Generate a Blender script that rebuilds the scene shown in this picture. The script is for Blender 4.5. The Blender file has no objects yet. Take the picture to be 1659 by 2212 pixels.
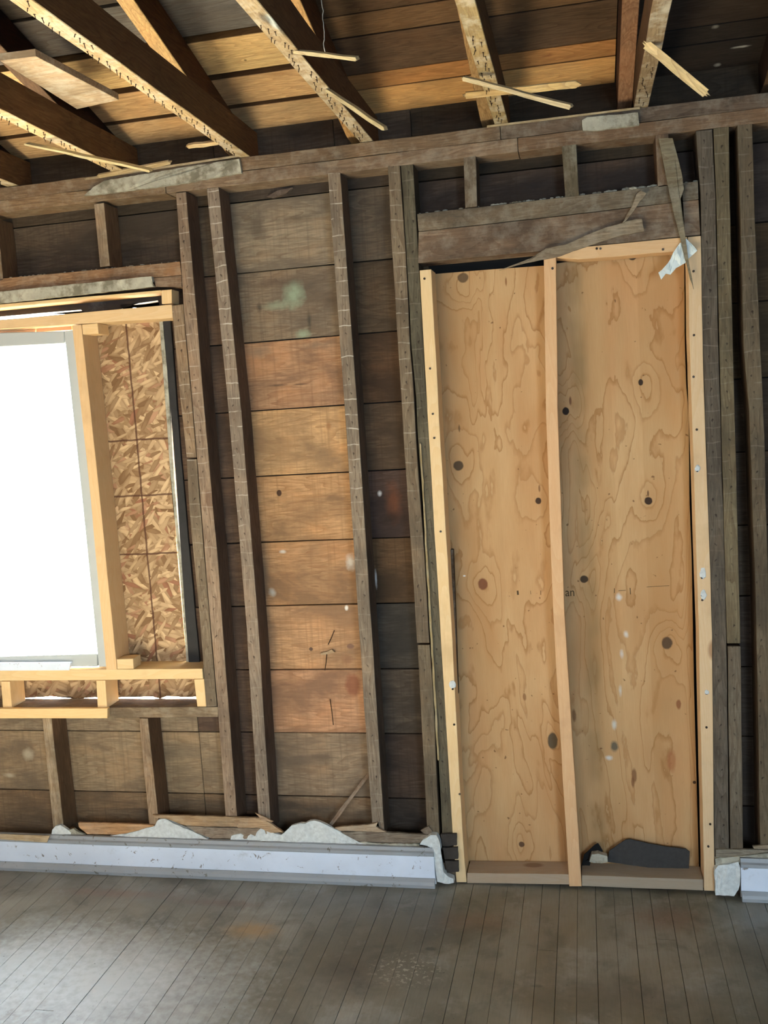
import bpy, bmesh, math, random
from mathutils import Vector, Matrix, noise
R = random.Random(7)
SC = bpy.context.scene
COL = SC.collection

# ------------------------------------------------------------------ camera
F, CX, CY = 2055.0, 829.5, 1106.0
D, H = 3.02, 1.605            # camera distance from the stud faces, eye height
a_, b_, c_ = 0.10821933, 0.2111384, -0.06447773
RX = Matrix(((1, 0, 0), (0, math.cos(a_), -math.sin(a_)), (0, math.sin(a_), math.cos(a_))))
RY = Matrix(((math.cos(b_), 0, math.sin(b_)), (0, 1, 0), (-math.sin(b_), 0, math.cos(b_))))
RZ = Matrix(((math.cos(c_), -math.sin(c_), 0), (math.sin(c_), math.cos(c_), 0), (0, 0, 1)))
M = RZ @ RX @ RY
def toworld(r): return Vector((r[0], r[2], -r[1]))
right, down, fwd = toworld(M[0]), toworld(M[1]), toworld(M[2])
cd = bpy.data.cameras.new('camera'); cam = bpy.data.objects.new('camera', cd); COL.objects.link(cam)
cam.matrix_world = Matrix((( right.x, -down.x, -fwd.x, 0), (right.y, -down.y, -fwd.y, -D), (right.z, -down.z, -fwd.z, H), (0, 0, 0, 1)))
cd.sensor_fit = 'HORIZONTAL'; cd.sensor_width = 36; cd.lens = F / 1659 * 36; cd.clip_start = .05
SC.camera = cam

# ------------------------------------------------------------------ light and exposure
SC.view_settings.view_transform = 'Standard'; SC.view_settings.look = 'None'
SC.view_settings.gamma = 1; SC.view_settings.use_curve_mapping = False
SC.view_settings.exposure = 0.38
W = bpy.data.worlds.new('sky'); SC.world = W; W.use_nodes = True
bg = W.node_tree.nodes['Background']; bg.inputs[0].default_value = (.70, .85, 1, 1); bg.inputs[1].default_value = 12.0
sd = bpy.data.lights.new('sun', 'SUN'); sd.energy = 640; sd.color = (1, .95, .87); sd.angle = .02
so = bpy.data.objects.new('sun', sd); COL.objects.link(so)
so.rotation_euler = Vector((-.36, 1.0, .645)).to_track_quat('Z', 'Y').to_euler(); so.location = (-3, 4, 5)
def area(name, loc, to, sx, sy, e, col):
    l = bpy.data.lights.new(name, 'AREA'); l.shape = 'RECTANGLE'; l.size = sx; l.size_y = sy; l.energy = e; l.color = col
    o = bpy.data.objects.new(name, l); COL.objects.link(o); o.location = loc
    o.rotation_euler = (Vector(loc) - Vector(to)).to_track_quat('Z', 'Y').to_euler(); l.spread = 2.2
    return o
area('left_wall_fill', (-3.585, -2.35, 1.45), (-.6, -.9, 0), .9, 1.3, 22, (1, .95, .88))  # fill added at the closed left wall, standing in for an unseen window
area('back_wall_fill', (-1.0, -4.58, 1.25), (-.4, 0, .2), 1.5, 1.3, 26, (.84, .92, 1))  # added fill before the closed back wall, no window built there
area('back_right_fill', (1.25, -4.58, 1.0), (-.5, 0, -.1), .85, 1.9, 80, (.60, .80, 1))  # low bluish fill, likewise added with no door behind it

# ------------------------------------------------------------------ helpers
C0 = Vector((0, -D, H))
def ray(px, py):
    return right * ((px - CX) / F) + down * ((py - CY) / F) + fwd
def at(px, py, Y=0.0):
    d = ray(px, py); return C0 + d * ((D + Y) / d.y)
def atz(px, py, Z):
    d = ray(px, py); return C0 + d * ((Z - H) / d.z)
def lin(c):
    if isinstance(c, str): c = tuple(int(c[i:i + 2], 16) for i in (0, 2, 4))
    return tuple(((v / 255) / 12.92 if v / 255 < .04045 else ((v / 255 + .055) / 1.055) ** 2.4) for v in c) + (1,)
def link(name, me, m=None, parent=None, color=None, bevel=0, kind=None):
    o = bpy.data.objects.new(name, me); COL.objects.link(o)
    if m and not me.materials: me.materials.append(m)
    if color is not None: o.color = lin(color)
    if parent: o.parent = parent
    if kind: o['kind'] = kind
    if bevel:
        b = o.modifiers.new('edge', 'BEVEL'); b.width = bevel; b.segments = 1; b.limit_method = 'ANGLE'; b.angle_limit = .9
    return o
def finish(name, bm, m, parent=None, color=None, bevel=0, org=None, kind=None, smooth=False):
    bmesh.ops.recalc_face_normals(bm, faces=bm.faces)
    if org is None:
        xs = [v.co for v in bm.verts]
        org = Vector(((min(c.x for c in xs) + max(c.x for c in xs)) / 2, (min(c.y for c in xs) + max(c.y for c in xs)) / 2, min(c.z for c in xs)))
    bmesh.ops.translate(bm, verts=bm.verts, vec=-org)
    me = bpy.data.meshes.new(name); bm.to_mesh(me); bm.free()
    if smooth:
        for p in me.polygons: p.use_smooth = True
    o = link(name, me, m, parent, color, bevel, kind); o.location = org
    return o
def empty(name, loc=(0, 0, 0), kind=None):
    o = bpy.data.objects.new(name, None); COL.objects.link(o); o.location = loc; o.empty_display_size = .1
    if kind: o['kind'] = kind
    return o
def tag(o, label, cat, group=None):
    o['label'] = label; o['category'] = cat
    if group: o['group'] = group
    return o
def box(name, x0, x1, y0, y1, z0, z1, m, parent=None, color=None, bevel=0, kind=None, jit=0, n=1, ax='x'):
    bm = bmesh.new(); rows = []
    for i in range(n + 1):
        t = i / n; j = lambda: R.uniform(-jit, jit)
        if ax == 'x':
            x = x0 + (x1 - x0) * t; dz = j(); dy = j(); P = [(x, y0 + dy, z0 + dz), (x, y1, z0 + dz), (x, y1, z1 + j()), (x, y0 + dy, z1 + dz)]
        elif ax == 'z':
            z = z0 + (z1 - z0) * t; dx = j(); dy = j(); P = [(x0 + dx, y0 + dy, z), (x1 + j(), y0 + dy, z), (x1 + dx, y1, z), (x0 + dx, y1, z)]
        else:
            y = y0 + (y1 - y0) * t; dx = j(); dz = j(); P = [(x0 + dx, y, z0 + dz), (x1 + dx, y, z0 + dz), (x1 + dx, y, z1), (x0 + dx, y, z1)]
        rows.append([bm.verts.new(p) for p in P])
    for a, b in zip(rows, rows[1:]):
        for k in range(4): bm.faces.new((a[k], a[(k + 1) % 4], b[(k + 1) % 4], b[k]))
    bm.faces.new(rows[0]); bm.faces.new(rows[-1][::-1])
    return finish(name, bm, m, parent, color, bevel, kind=kind)
def resample(pl, n):
    pl = [Vector(p) for p in pl]; L = [0]
    for a, b in zip(pl, pl[1:]): L.append(L[-1] + (b - a).length)
    out = []
    for i in range(n + 1):
        s = L[-1] * i / n; k = 0
        while k < len(pl) - 2 and s > L[k + 1]: k += 1
        out.append(pl[k].lerp(pl[k + 1], (s - L[k]) / max(1e-9, L[k + 1] - L[k])))
    return out
def stick(name, A, B, Y0, Y1, m, parent=None, color=None, n=None, jit=.0007, bevel=.0012):
    """timber whose front face lies between two image edges A and B on the plane Y0"""
    A = [at(x, y, Y0) for x, y in A]; B = [at(x, y, Y0) for x, y in B]
    if n is None: n = max(1, int((A[-1] - A[0]).length / .09))
    A = resample(A, n); B = resample(B, n)
    bm = bmesh.new(); rows = []
    for i, (a, b) in enumerate(zip(A, B)):
        j = 0 if i in (0, n) else jit
        da = Vector((R.uniform(-j, j), 0, R.uniform(-j, j))); db = Vector((R.uniform(-j, j), 0, R.uniform(-j, j)))
        a = a + da; b = b + db
        rows.append([bm.verts.new(p) for p in (a, b, Vector((b.x, Y1, b.z)), Vector((a.x, Y1, a.z)))])
    for a, b in zip(rows, rows[1:]):
        for k in range(4): bm.faces.new((a[k], a[(k + 1) % 4], b[(k + 1) % 4], b[k]))
    bm.faces.new(rows[0]); bm.faces.new(rows[-1][::-1])
    return finish(name, bm, m, parent, color, bevel)
def prism(name, pts, Y0, Y1, m, parent=None, color=None, bevel=0, rag=0, bump=0, zoom=None):
    """flat piece: outline in image pixels on plane Y0, thickness to Y1"""
    if zoom: pts = [(zoom[0] + x / zoom[2], zoom[1] + y / zoom[2]) for x, y in pts]
    P = [at(x, y, Y0) for x, y in pts]
    if rag:
        Q = []
        for a, b in zip(P, P[1:] + P[:1]):
            n = max(1, int((b - a).length / .012))
            for i in range(n):
                q = a.lerp(b, i / n)
                if i: q += Vector((R.uniform(-rag, rag), 0, R.uniform(-rag, rag)))
                Q.append(q)
        P = Q
    bm = bmesh.new()
    f = [bm.verts.new(p) for p in P]; k = [bm.verts.new((p.x, Y1, p.z)) for p in P]
    n = len(P)
    ff = bm.faces.new(f); kf = bm.faces.new(k[::-1])
    for i in range(n): bm.faces.new((f[i], f[(i + 1) % n], k[(i + 1) % n], k[i]))
    bmesh.ops.triangulate(bm, faces=[ff, kf])
    if bump:
        bmesh.ops.subdivide_edges(bm, edges=[e for e in bm.edges if e.calc_length() > .02], cuts=2, use_grid_fill=True)
        for v in bm.verts:
            if abs(v.co.y - Y0) < 1e-4: v.co.y += bump * noise.noise(v.co * 35)
    return finish(name, bm, m, parent, color, bevel)
def lath(name, a, b, w, t, m, nrm=(0, -.3, -1), parent=None, color=None, e0='jag', e1='jag', bend=0, w1=None):
    """split strip of lath between two points in space; nrm is the way its broad face looks"""
    a, b = Vector(a), Vector(b); L = (b - a).length; x = (b - a).normalized()
    n = Vector(nrm); n = (n - x * n.dot(x)).normalized(); s = n.cross(x)
    w1 = w1 or w; N = max(4, int(L / .04)); top, bot = [], []
    for i in range(N + 1):
        u = i / N; ww = (w + (w1 - w) * u) / 2; j = .0012
        z = bend * 4 * u * (1 - u)
        top.append((u * L, ww + R.uniform(-j, j), z)); bot.append((u * L, -ww + R.uniform(-j, j), z))
    def jag(ww, x0, sgn, kind, z):
        if kind == 'cut': return []
        if kind == 'point': return [(x0 + sgn * ww * 1.6, -ww * .2, z)]
        return [(x0 + sgn * R.uniform(.2, .9) * ww * (1.4 if k % 2 else .1), ww * (.5 - k * .25), z) for k in range(5)]
    out = top + jag(w1 / 2, L, 1, e1, 0) + bot[::-1] + jag(w / 2, 0, -1, e0, 0)[::-1]
    bm = bmesh.new()
    f = [bm.verts.new((p[0], p[1], p[2])) for p in out]; k = [bm.verts.new((p[0], p[1], p[2] - t)) for p in out]
    ff = bm.faces.new(f); kf = bm.faces.new(k[::-1]); q = len(out)
    for i in range(q): bm.faces.new((f[i], f[(i + 1) % q], k[(i + 1) % q], k[i]))
    bmesh.ops.triangulate(bm, faces=[ff, kf]); bmesh.ops.recalc_face_normals(bm, faces=bm.faces)
    me = bpy.data.meshes.new(name); bm.to_mesh(me); bm.free()
    o = link(name, me, m, parent, color)
    mw = Matrix((x, s, n)).transposed().to_4x4(); mw.translation = a
    o.matrix_world = mw
    return o
def tube(name, pts, r, m, parent=None, sides=6, r1=None):
    bm = bmesh.new(); pts = [Vector(p) for p in pts]; rows = []
    for i, p in enumerate(pts):
        d = (pts[min(i + 1, len(pts) - 1)] - pts[max(i - 1, 0)]).normalized()
        u = d.orthogonal().normalized(); v = d.cross(u); rr = r if r1 is None else r + (r1 - r) * i / (len(pts) - 1)
        rows.append([bm.verts.new(p + (u * math.cos(k * 2 * math.pi / sides) + v * math.sin(k * 2 * math.pi / sides)) * rr) for k in range(sides)])
    for a, b in zip(rows, rows[1:]):
        for k in range(sides): bm.faces.new((a[k], a[(k + 1) % sides], b[(k + 1) % sides], b[k]))
    bm.faces.new(rows[0]); bm.faces.new(rows[-1][::-1])
    return finish(name, bm, m, parent, smooth=True)

# ------------------------------------------------------------------ materials
class NT:
    def __init__(s, name):
        s.m = bpy.data.materials.new(name); s.m.use_nodes = True; s.t = s.m.node_tree; s.n = s.t.nodes
        s.b = s.n['Principled BSDF']; s.out = s.n['Material Output']
    def new(s, t, **kw):
        x = s.n.new(t)
        for k, v in kw.items(): setattr(x, k, v)
        return x
    def put(s, sock, v):
        if hasattr(v, 'is_linked') or isinstance(v, bpy.types.NodeSocket): s.t.links.new(v, sock)
        else:
            if sock.type == 'RGBA' and not isinstance(v, tuple): v = (v, v, v, 1)
            sock.default_value = v
    def math(s, op, a, b=None, c=None, clamp=False):
        x = s.new('ShaderNodeMath', operation=op); x.use_clamp = clamp; s.put(x.inputs[0], a)
        if b is not None: s.put(x.inputs[1], b)
        if c is not None: s.put(x.inputs[2], c)
        return x.outputs[0]
    def mix(s, f, a, b, mode='MIX'):
        x = s.new('ShaderNodeMix', data_type='RGBA', blend_type=mode); s.put(x.inputs[0], f); s.put(x.inputs[6], a); s.put(x.inputs[7], b)
        return x.outputs[2]
    def ramp(s, v, lo, hi, a=0., b=1.):
        x = s.new('ShaderNodeMapRange'); x.clamp = True
        s.put(x.inputs[0], v); s.put(x.inputs[1], lo); s.put(x.inputs[2], hi); s.put(x.inputs[3], a); s.put(x.inputs[4], b)
        return x.outputs[0]
    def vmul(s, v, k):
        x = s.new('ShaderNodeVectorMath', operation='MULTIPLY'); s.put(x.inputs[0], v); x.inputs[1].default_value = k; return x.outputs[0]
    def vadd(s, v, k):
        x = s.new('ShaderNodeVectorMath', operation='ADD'); s.put(x.inputs[0], v); s.put(x.inputs[1], k); return x.outputs[0]
    def noise(s, v, scale, detail=4, rough=.55, dist=0.):
        x = s.new('ShaderNodeTexNoise'); s.put(x.inputs['Vector'], v); x.inputs['Scale'].default_value = scale
        x.inputs['Detail'].default_value = detail; x.inputs['Roughness'].default_value = rough; x.inputs['Distortion'].default_value = dist
        return x.outputs[0]
    def sep(s, v):
        x = s.new('ShaderNodeSeparateXYZ'); s.put(x.inputs[0], v); return x.outputs
    def bump(s, h, strength=.3, dist=.002):
        x = s.new('ShaderNodeBump'); x.inputs['Strength'].default_value = strength; x.inputs['Distance'].default_value = dist
        s.put(x.inputs['Height'], h); s.t.links.new(x.outputs[0], s.b.inputs['Normal'])
    def spots(s, col, pos, L, ax=(0, 2)):
        """L: (world point, rx, rz, colour, hardness, amount) blots of the given colour on the surface"""
        o = s.sep(pos); wob = s.math('MULTIPLY', s.math('SUBTRACT', s.noise(pos, 42, 3), .5), 1.1)
        for p, rx, rz, c, hard, amt in L:
            dx = s.math('MULTIPLY', s.math('SUBTRACT', o[ax[0]], p[ax[0]]), 1 / rx)
            dz = s.math('MULTIPLY', s.math('SUBTRACT', o[ax[1]], p[ax[1]]), 1 / rz)
            d = s.math('SQRT', s.math('ADD', s.math('MULTIPLY', dx, dx), s.math('MULTIPLY', dz, dz)))
            d = s.math('ADD', d, s.math('MULTIPLY', wob, .25 + .6 * (1 - hard)))
            f = s.ramp(d, 1.0, .15 + .7 * hard, 0., amt)
            col = s.mix(f, col, lin(c))
        return col

AX = {'x': (1, 9, 9), 'z': (9, 9, 1), 'y': (9, 1, 9)}
def old_wood(name, axis, stain=.6, side=None, ghost=False, saw=0., plaster=0., knots=.5, spots=None, spax=(0, 2), red=.3, dark=.30, rough=.85):
    s = NT(name)
    tc = s.new('ShaderNodeTexCoord').outputs['Object']; oi = s.new('ShaderNodeObjectInfo')
    rnd = s.math('MULTIPLY', oi.outputs['Random'], 37.); cmb = s.new('ShaderNodeCombineXYZ')
    for k in range(3): s.put(cmb.inputs[k], rnd)
    p = s.vadd(tc, cmb.outputs[0])
    pg = s.vmul(p, AX[axis])
    fib = s.noise(pg, 22, 5, .65, .15)
    cath = s.noise(pg, 1.5, 2, .5, .3)
    rings = s.math('FRACT', s.math('MULTIPLY', cath, 16.))
    rings = s.math('POWER', rings, 2.2)
    patch = s.noise(s.vmul(p, tuple(1 if v == 1 else 2.2 for v in AX[axis])), 3.2, 5, .6, .4)
    patch2 = s.noise(s.vmul(p, tuple(1 if v == 1 else 1.6 for v in AX[axis])), 5.5, 4, .6)
    base = oi.outputs['Color']
    c = s.mix(s.ramp(fib, .3, .7), s.mix(1., base, (.62, .60, .58, 1), 'MULTIPLY'), s.mix(1., base, (1.22, 1.20, 1.16, 1), 'MULTIPLY'))
    c = s.mix(s.math('MULTIPLY', rings, .6), c, s.mix(1., base, (.52, .42, .35, 1), 'MULTIPLY'))
    c = s.mix(s.ramp(patch2, .5, .72, 0., red), c, s.mix(1., base, (1.22, 1.0, .80, 1), 'MULTIPLY'))
    c = s.mix(s.ramp(patch, *((.44, .62) if saw else (.46, .66)), 0., stain), c, s.mix(1., base, (dark, dark, dark * 1.06, 1), 'MULTIPLY'))
    if saw:
        o = s.sep(p); lv = s.new('ShaderNodeCombineXYZ')
        s.put(lv.inputs[0], s.math('MULTIPLY', o[0], 90.)); s.put(lv.inputs[2], s.math('MULTIPLY', o[2], 2.5))
        sw = s.noise(lv.outputs[0], 1., 3, .6)
        c = s.mix(s.ramp(sw, .5, .75, 0., saw), c, s.mix(1., base, (.55, .52, .5, 1), 'MULTIPLY'))
    if side:      # faces turned away darkened: painted shade, plus bare brown where plaster never lay
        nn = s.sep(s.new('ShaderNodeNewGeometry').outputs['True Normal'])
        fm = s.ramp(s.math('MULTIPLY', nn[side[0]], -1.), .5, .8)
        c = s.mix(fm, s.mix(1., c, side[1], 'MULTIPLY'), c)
    if knots:
        vo = s.new('ShaderNodeTexVoronoi'); s.put(vo.inputs['Vector'], s.vmul(p, tuple(.55 if v == 1 else 1.1 for v in AX[axis]))); vo.inputs['Scale'].default_value = 4.5
        k = s.ramp(vo.outputs['Distance'], .105, .06, 0., knots)
        c = s.mix(k, c, s.mix(1., base, (.30, .17, .12, 1), 'MULTIPLY'))
    if ghost:     # pale lines where plaster keyed between the laths, dark rust streaks of the lath nails
        gg = s.new('ShaderNodeNewGeometry'); gp = gg.outputs['Position']; o = s.sep(gp); q = s.sep(tc); nn = s.sep(gg.outputs['True Normal'])
        fm = s.ramp(s.math('MULTIPLY', nn[1], -1.), .5, .8)
        ph = s.math('FRACT', s.math('ADD', s.math('MULTIPLY', o[2], 1 / .0475), s.math('ADD', rnd, s.math('MULTIPLY', s.noise(gp, 7, 3), .9))))
        ln = s.ramp(s.math('ABSOLUTE', s.math('SUBTRACT', ph, .5)), .05, .015)
        msk = s.math('MULTIPLY', s.ramp(s.noise(gp, 20, 3), .42, .56), s.ramp(s.math('ADD', o[2], s.noise(gp, 2, 2)), 1.5, 2.1, .15, 1.))
        c = s.mix(s.math('MULTIPLY', s.math('MULTIPLY', ln, msk), s.math('MULTIPLY', fm, s.math('MULTIPLY', oi.outputs['Alpha'], .8))), c, lin('bcb5a6'))
        dz = s.math('ABSOLUTE', s.math('SUBTRACT', ph, .93))
        dx = s.math('ABSOLUTE', s.math('ADD', q[0], s.math('MULTIPLY', s.math('SUBTRACT', s.noise(s.vmul(gp, (0, 0, 1)), 31, 2), .5), .045)))
        dd = s.math('ADD', s.math('MULTIPLY', dx, 1 / .0042), s.math('MULTIPLY', dz, 1 / .22))
        dd = s.math('ADD', dd, s.ramp(s.noise(gp, 24, 3), .40, .62, .8, 0.))
        c = s.mix(s.math('MULTIPLY', s.ramp(dd, 1.2, .4, 0., .8), fm), c, lin('241a14'))
    if plaster:
        pn = s.noise(s.vmul(p, (1, 1, 1)), 17, 5, .7)
        pf = s.ramp(pn, .46, .64, 0., plaster)
        if side: pf = s.math('MULTIPLY', pf, fm)
        c = s.mix(pf, c, lin('cfc8b4'))
    if spots:
        c0 = c; c = s.spots(c, s.new('ShaderNodeNewGeometry').outputs['Position'], spots, spax)
        if side: c = s.mix(fm, c0, c)
    s.put(s.b.inputs['Base Color'], c); s.b.inputs['Roughness'].default_value = rough; s.b.inputs['Specular IOR Level'].default_value = .2
    s.bump(s.math('ADD', fib, s.math('MULTIPLY', patch, .5)), .35, .0025)
    return s.m
def new_pine(name, axis):
    s = NT(name)
    tc = s.new('ShaderNodeTexCoord').outputs['Object']; oi = s.new('ShaderNodeObjectInfo')
    rnd = s.math('MULTIPLY', oi.outputs['Random'], 23.); cmb = s.new('ShaderNodeCombineXYZ')
    for k in range(3): s.put(cmb.inputs[k], rnd)
    p = s.vadd(tc, cmb.outputs[0]); pg = s.vmul(p, AX[axis])
    base = s.mix(.22, oi.outputs['Color'], lin('c0b8ac'))
    fib = s.noise(pg, 30, 4, .6); gr = s.math('FRACT', s.math('MULTIPLY', s.noise(pg, 1.2, 1, .5), 18.))
    c = s.mix(s.ramp(fib, .3, .7, 0., .5), base, s.mix(1., base, (.86, .80, .72, 1), 'MULTIPLY'))
    c = s.mix(s.math('MULTIPLY', gr, .28), c, s.mix(1., base, (.86, .70, .50, 1), 'MULTIPLY'))
    c = s.mix(s.ramp(s.noise(p, 6, 4, .6), .56, .75, 0., .45), c, s.mix(1., base, (.62, .56, .50, 1), 'MULTIPLY'))
    vo = s.new('ShaderNodeTexVoronoi'); s.put(vo.inputs['Vector'], s.vmul(p, tuple(.5 if v == 1 else 1.0 for v in AX[axis]))); vo.inputs['Scale'].default_value = 5
    c = s.mix(s.ramp(vo.outputs['Distance'], .10, .06, 0., .7), c, s.mix(1., base, (.42, .27, .18, 1), 'MULTIPLY'))
    s.put(s.b.inputs['Base Color'], c); s.b.inputs['Roughness'].default_value = .7; s.b.inputs['Specular IOR Level'].default_value = .25
    s.bump(fib, .15, .001)
    return s.m
def plain(name, c, rough=.8, metal=0., var=.25, scale=20, bump=.2, c2=None, lo=.45, hi=.65, amt=.6, spec=.3):
    s = NT(name); p = s.new('ShaderNodeTexCoord').outputs['Object']
    n1 = s.noise(p, scale, 5, .6)
    col = s.mix(s.ramp(n1, .3, .7), tuple(v * (1 - var) for v in lin(c)[:3]) + (1,), lin(c))
    if c2: col = s.mix(s.ramp(s.noise(p, scale * .45, 5, .7), lo, hi, 0., amt), col, lin(c2))
    s.put(s.b.inputs['Base Color'], col); s.b.inputs['Roughness'].default_value = rough; s.b.inputs['Metallic'].default_value = metal
    s.b.inputs['Specular IOR Level'].default_value = spec
    s.bump(n1, bump, .003)
    return s.m

YS = .098      # face of the sheathing boards behind the studs
YP = .092      # face of the plywood in the doorway
KN = [((1000, 600), .019, .017, '5a4630', .9, .9), ((990, 1006), .018, .018, '4a3a28', .9, .95), ((1163, 1082), .011, .012, '2a1a10', .9, .95),
      ((1222, 888), .012, .014, '1c100a', .9, .97), ((1232, 866), .005, .016, '5a3018', .5, .8), ((1384, 826), .008, .011, '20140c', .9, .95), ((1401, 1082), .014, .014, '2c1c12', .9, .97),
      ((1043, 1262), .018, .023, '6a3e26', .85, .92), ((1262, 1251), .015, .014, '2e2216', .9, .95), ((1441, 1389), .019, .022, '4c3926', .9, .95),
      ((1194, 1600), .018, .033, '4a4030', .9, .95), ((1366, 556), .013, .010, '2c2014', .9, .95), ((1127, 1824), .011, .011, '4a3020', .9, .9),
      ((1500, 1690), .006, .006, '2c1c12', .9, .9), ((1165, 1055), .004, .014, '5a3a20', .6, .7),
      ((1400, 1066), .004, .012, '4a2c18', .6, .8), ((1133, 1505), .007, .015, '7c5836', .6, .8), ((1240, 1545), .008, .026, '6a4426', .6, .75),
      ((1466, 1522), .009, .020, '7a4a2a', .7, .85), ((1450, 1643), .017, .045, '96603a', .6, .7), ((1370, 1676), .010, .03, '6e4a2c', .6, .8),
      ((1367, 1690), .006, .022, '6e4a2c', .6, .8), ((1093, 608), .004, .018, '7a4e28', .5, .8), ((992, 925), .004, .016, '5a4428', .5, .8), ((1000, 1862), .013, .018, '5c4632', .6, .6),
      ((1462, 1835), .03, .016, '6a5440', .5, .6),
      ((1327, 1612), .015, .024, '45483e', .45, .85)]
SPL = [((1337, 1290), .013, .017, 'c3c8c8', .0, .8), ((1352, 1370), .010, .014, 'c3c8c8', .0, .75), ((1343, 1412), .008, .018, 'bdc0c4', .0, .6), ((1340, 1492), .007, .022, 'b9bcb8', .0, .65),
       ((1327, 1565), .010, .024, 'bcc4c0', .0, .7), ((1316, 1637), .016, .010, 'c0c8ca', .0, .75), ((1003, 1244), .006, .004, 'd8dee0', .5, .8)]
def plywood():
    s = NT('plywood_face'); g = s.new('ShaderNodeNewGeometry').outputs['Position']; o = s.sep(g)
    p = s.vmul(g, (1, 0, 1))
    h = s.math('MULTIPLY', s.noise(s.vmul(p, (1.9, 0, .45)), 2.6, 2.6, .5, 1.1), 10.)
    h = s.math('ADD', h, s.math('MULTIPLY', s.noise(s.vmul(p, (4, 0, 1.4)), 3.4, 4, .55), 2.0))
    for (q, rx, rz, c, hd, am) in KN[:13]:
        w = at(q[0], q[1], YP)
        dx = s.math('MULTIPLY', s.math('SUBTRACT', o[0], w.x), 1 / .055); dz = s.math('MULTIPLY', s.math('SUBTRACT', o[2], w.z), 1 / .085)
        d2 = s.math('ADD', s.math('MULTIPLY', dx, dx), s.math('MULTIPLY', dz, dz))
        h = s.math('ADD', h, s.math('MULTIPLY', s.math('EXPONENT', s.math('MULTIPLY', d2, -1.)), 2.0))
    fr = s.math('FRACT', h)
    line = s.math('ADD', s.ramp(fr, .80, .97), s.ramp(fr, .0, .05, 1., 0.), clamp=True)
    line = s.math('MULTIPLY', line, s.ramp(s.math('FRACT', s.math('MULTIPLY', h, .5)), .2, .8, .3, 1.))
    band = s.new('ShaderNodeTexWhiteNoise', noise_dimensions='1D'); s.put(band.inputs['W'], s.math('FLOOR', s.math('MULTIPLY', o[0], 11.)))
    fine = s.noise(s.vmul(p, (14, 1, .9)), 18, 4, .6)
    big = s.noise(s.vmul(p, (2.5, 1, .7)), 2.6, 3, .5)
    c = s.mix(s.ramp(big, .35, .65), lin('ab8459'), lin('bd9d72'))
    c = s.mix(s.ramp(s.noise(s.vmul(g, (3, 0, .6)), 2.3, 2), .55, .7, 0., .45), c, lin('b98659'))
    c = s.mix(s.math('MULTIPLY', band.outputs[0], .38), c, lin('9c7648'))
    c = s.mix(s.ramp(fine, .35, .7, 0., .3), c, lin('9f7a4e'))
    c = s.mix(s.math('MULTIPLY', line, .6), c, lin('80582e'))
    c = s.mix(s.ramp(fr, .0, .9, 0., .18), c, lin('a8743e'))
    gx = s.math('SUBTRACT', o[0], at(1255, 900, YP).x); gm = s.ramp(s.math('ABSOLUTE', s.math('ADD', gx, s.math('MULTIPLY', s.math('SUBTRACT', big, .5), .08))), .035, .012, 0., .55)
    c = s.mix(s.math('MULTIPLY', gm, s.ramp(s.noise(s.vmul(p, (1, 0, 1)), 5, 2), .35, .6)), c, lin('74603e'))
    dots = s.noise(g, 60, 1, .5)
    c = s.mix(s.ramp(dots, .76, .80, 0., .7), c, lin('5a3c20'))
    c = s.spots(c, g, [(at(q[0], q[1], YP), rx, rz, cc, hd, am) for (q, rx, rz, cc, hd, am) in KN])
    c = s.spots(c, g, [(at(q[0], q[1], YP), rx, rz, cc, hd, am) for (q, rx, rz, cc, hd, am) in SPL])
    s.put(s.b.inputs['Base Color'], c); s.b.inputs['Roughness'].default_value = .7; s.b.inputs['Specular IOR Level'].default_value = .2
    s.bump(s.math('ADD', fine, s.math('MULTIPLY', line, -.5)), .2, .0015)
    return s.m
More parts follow.
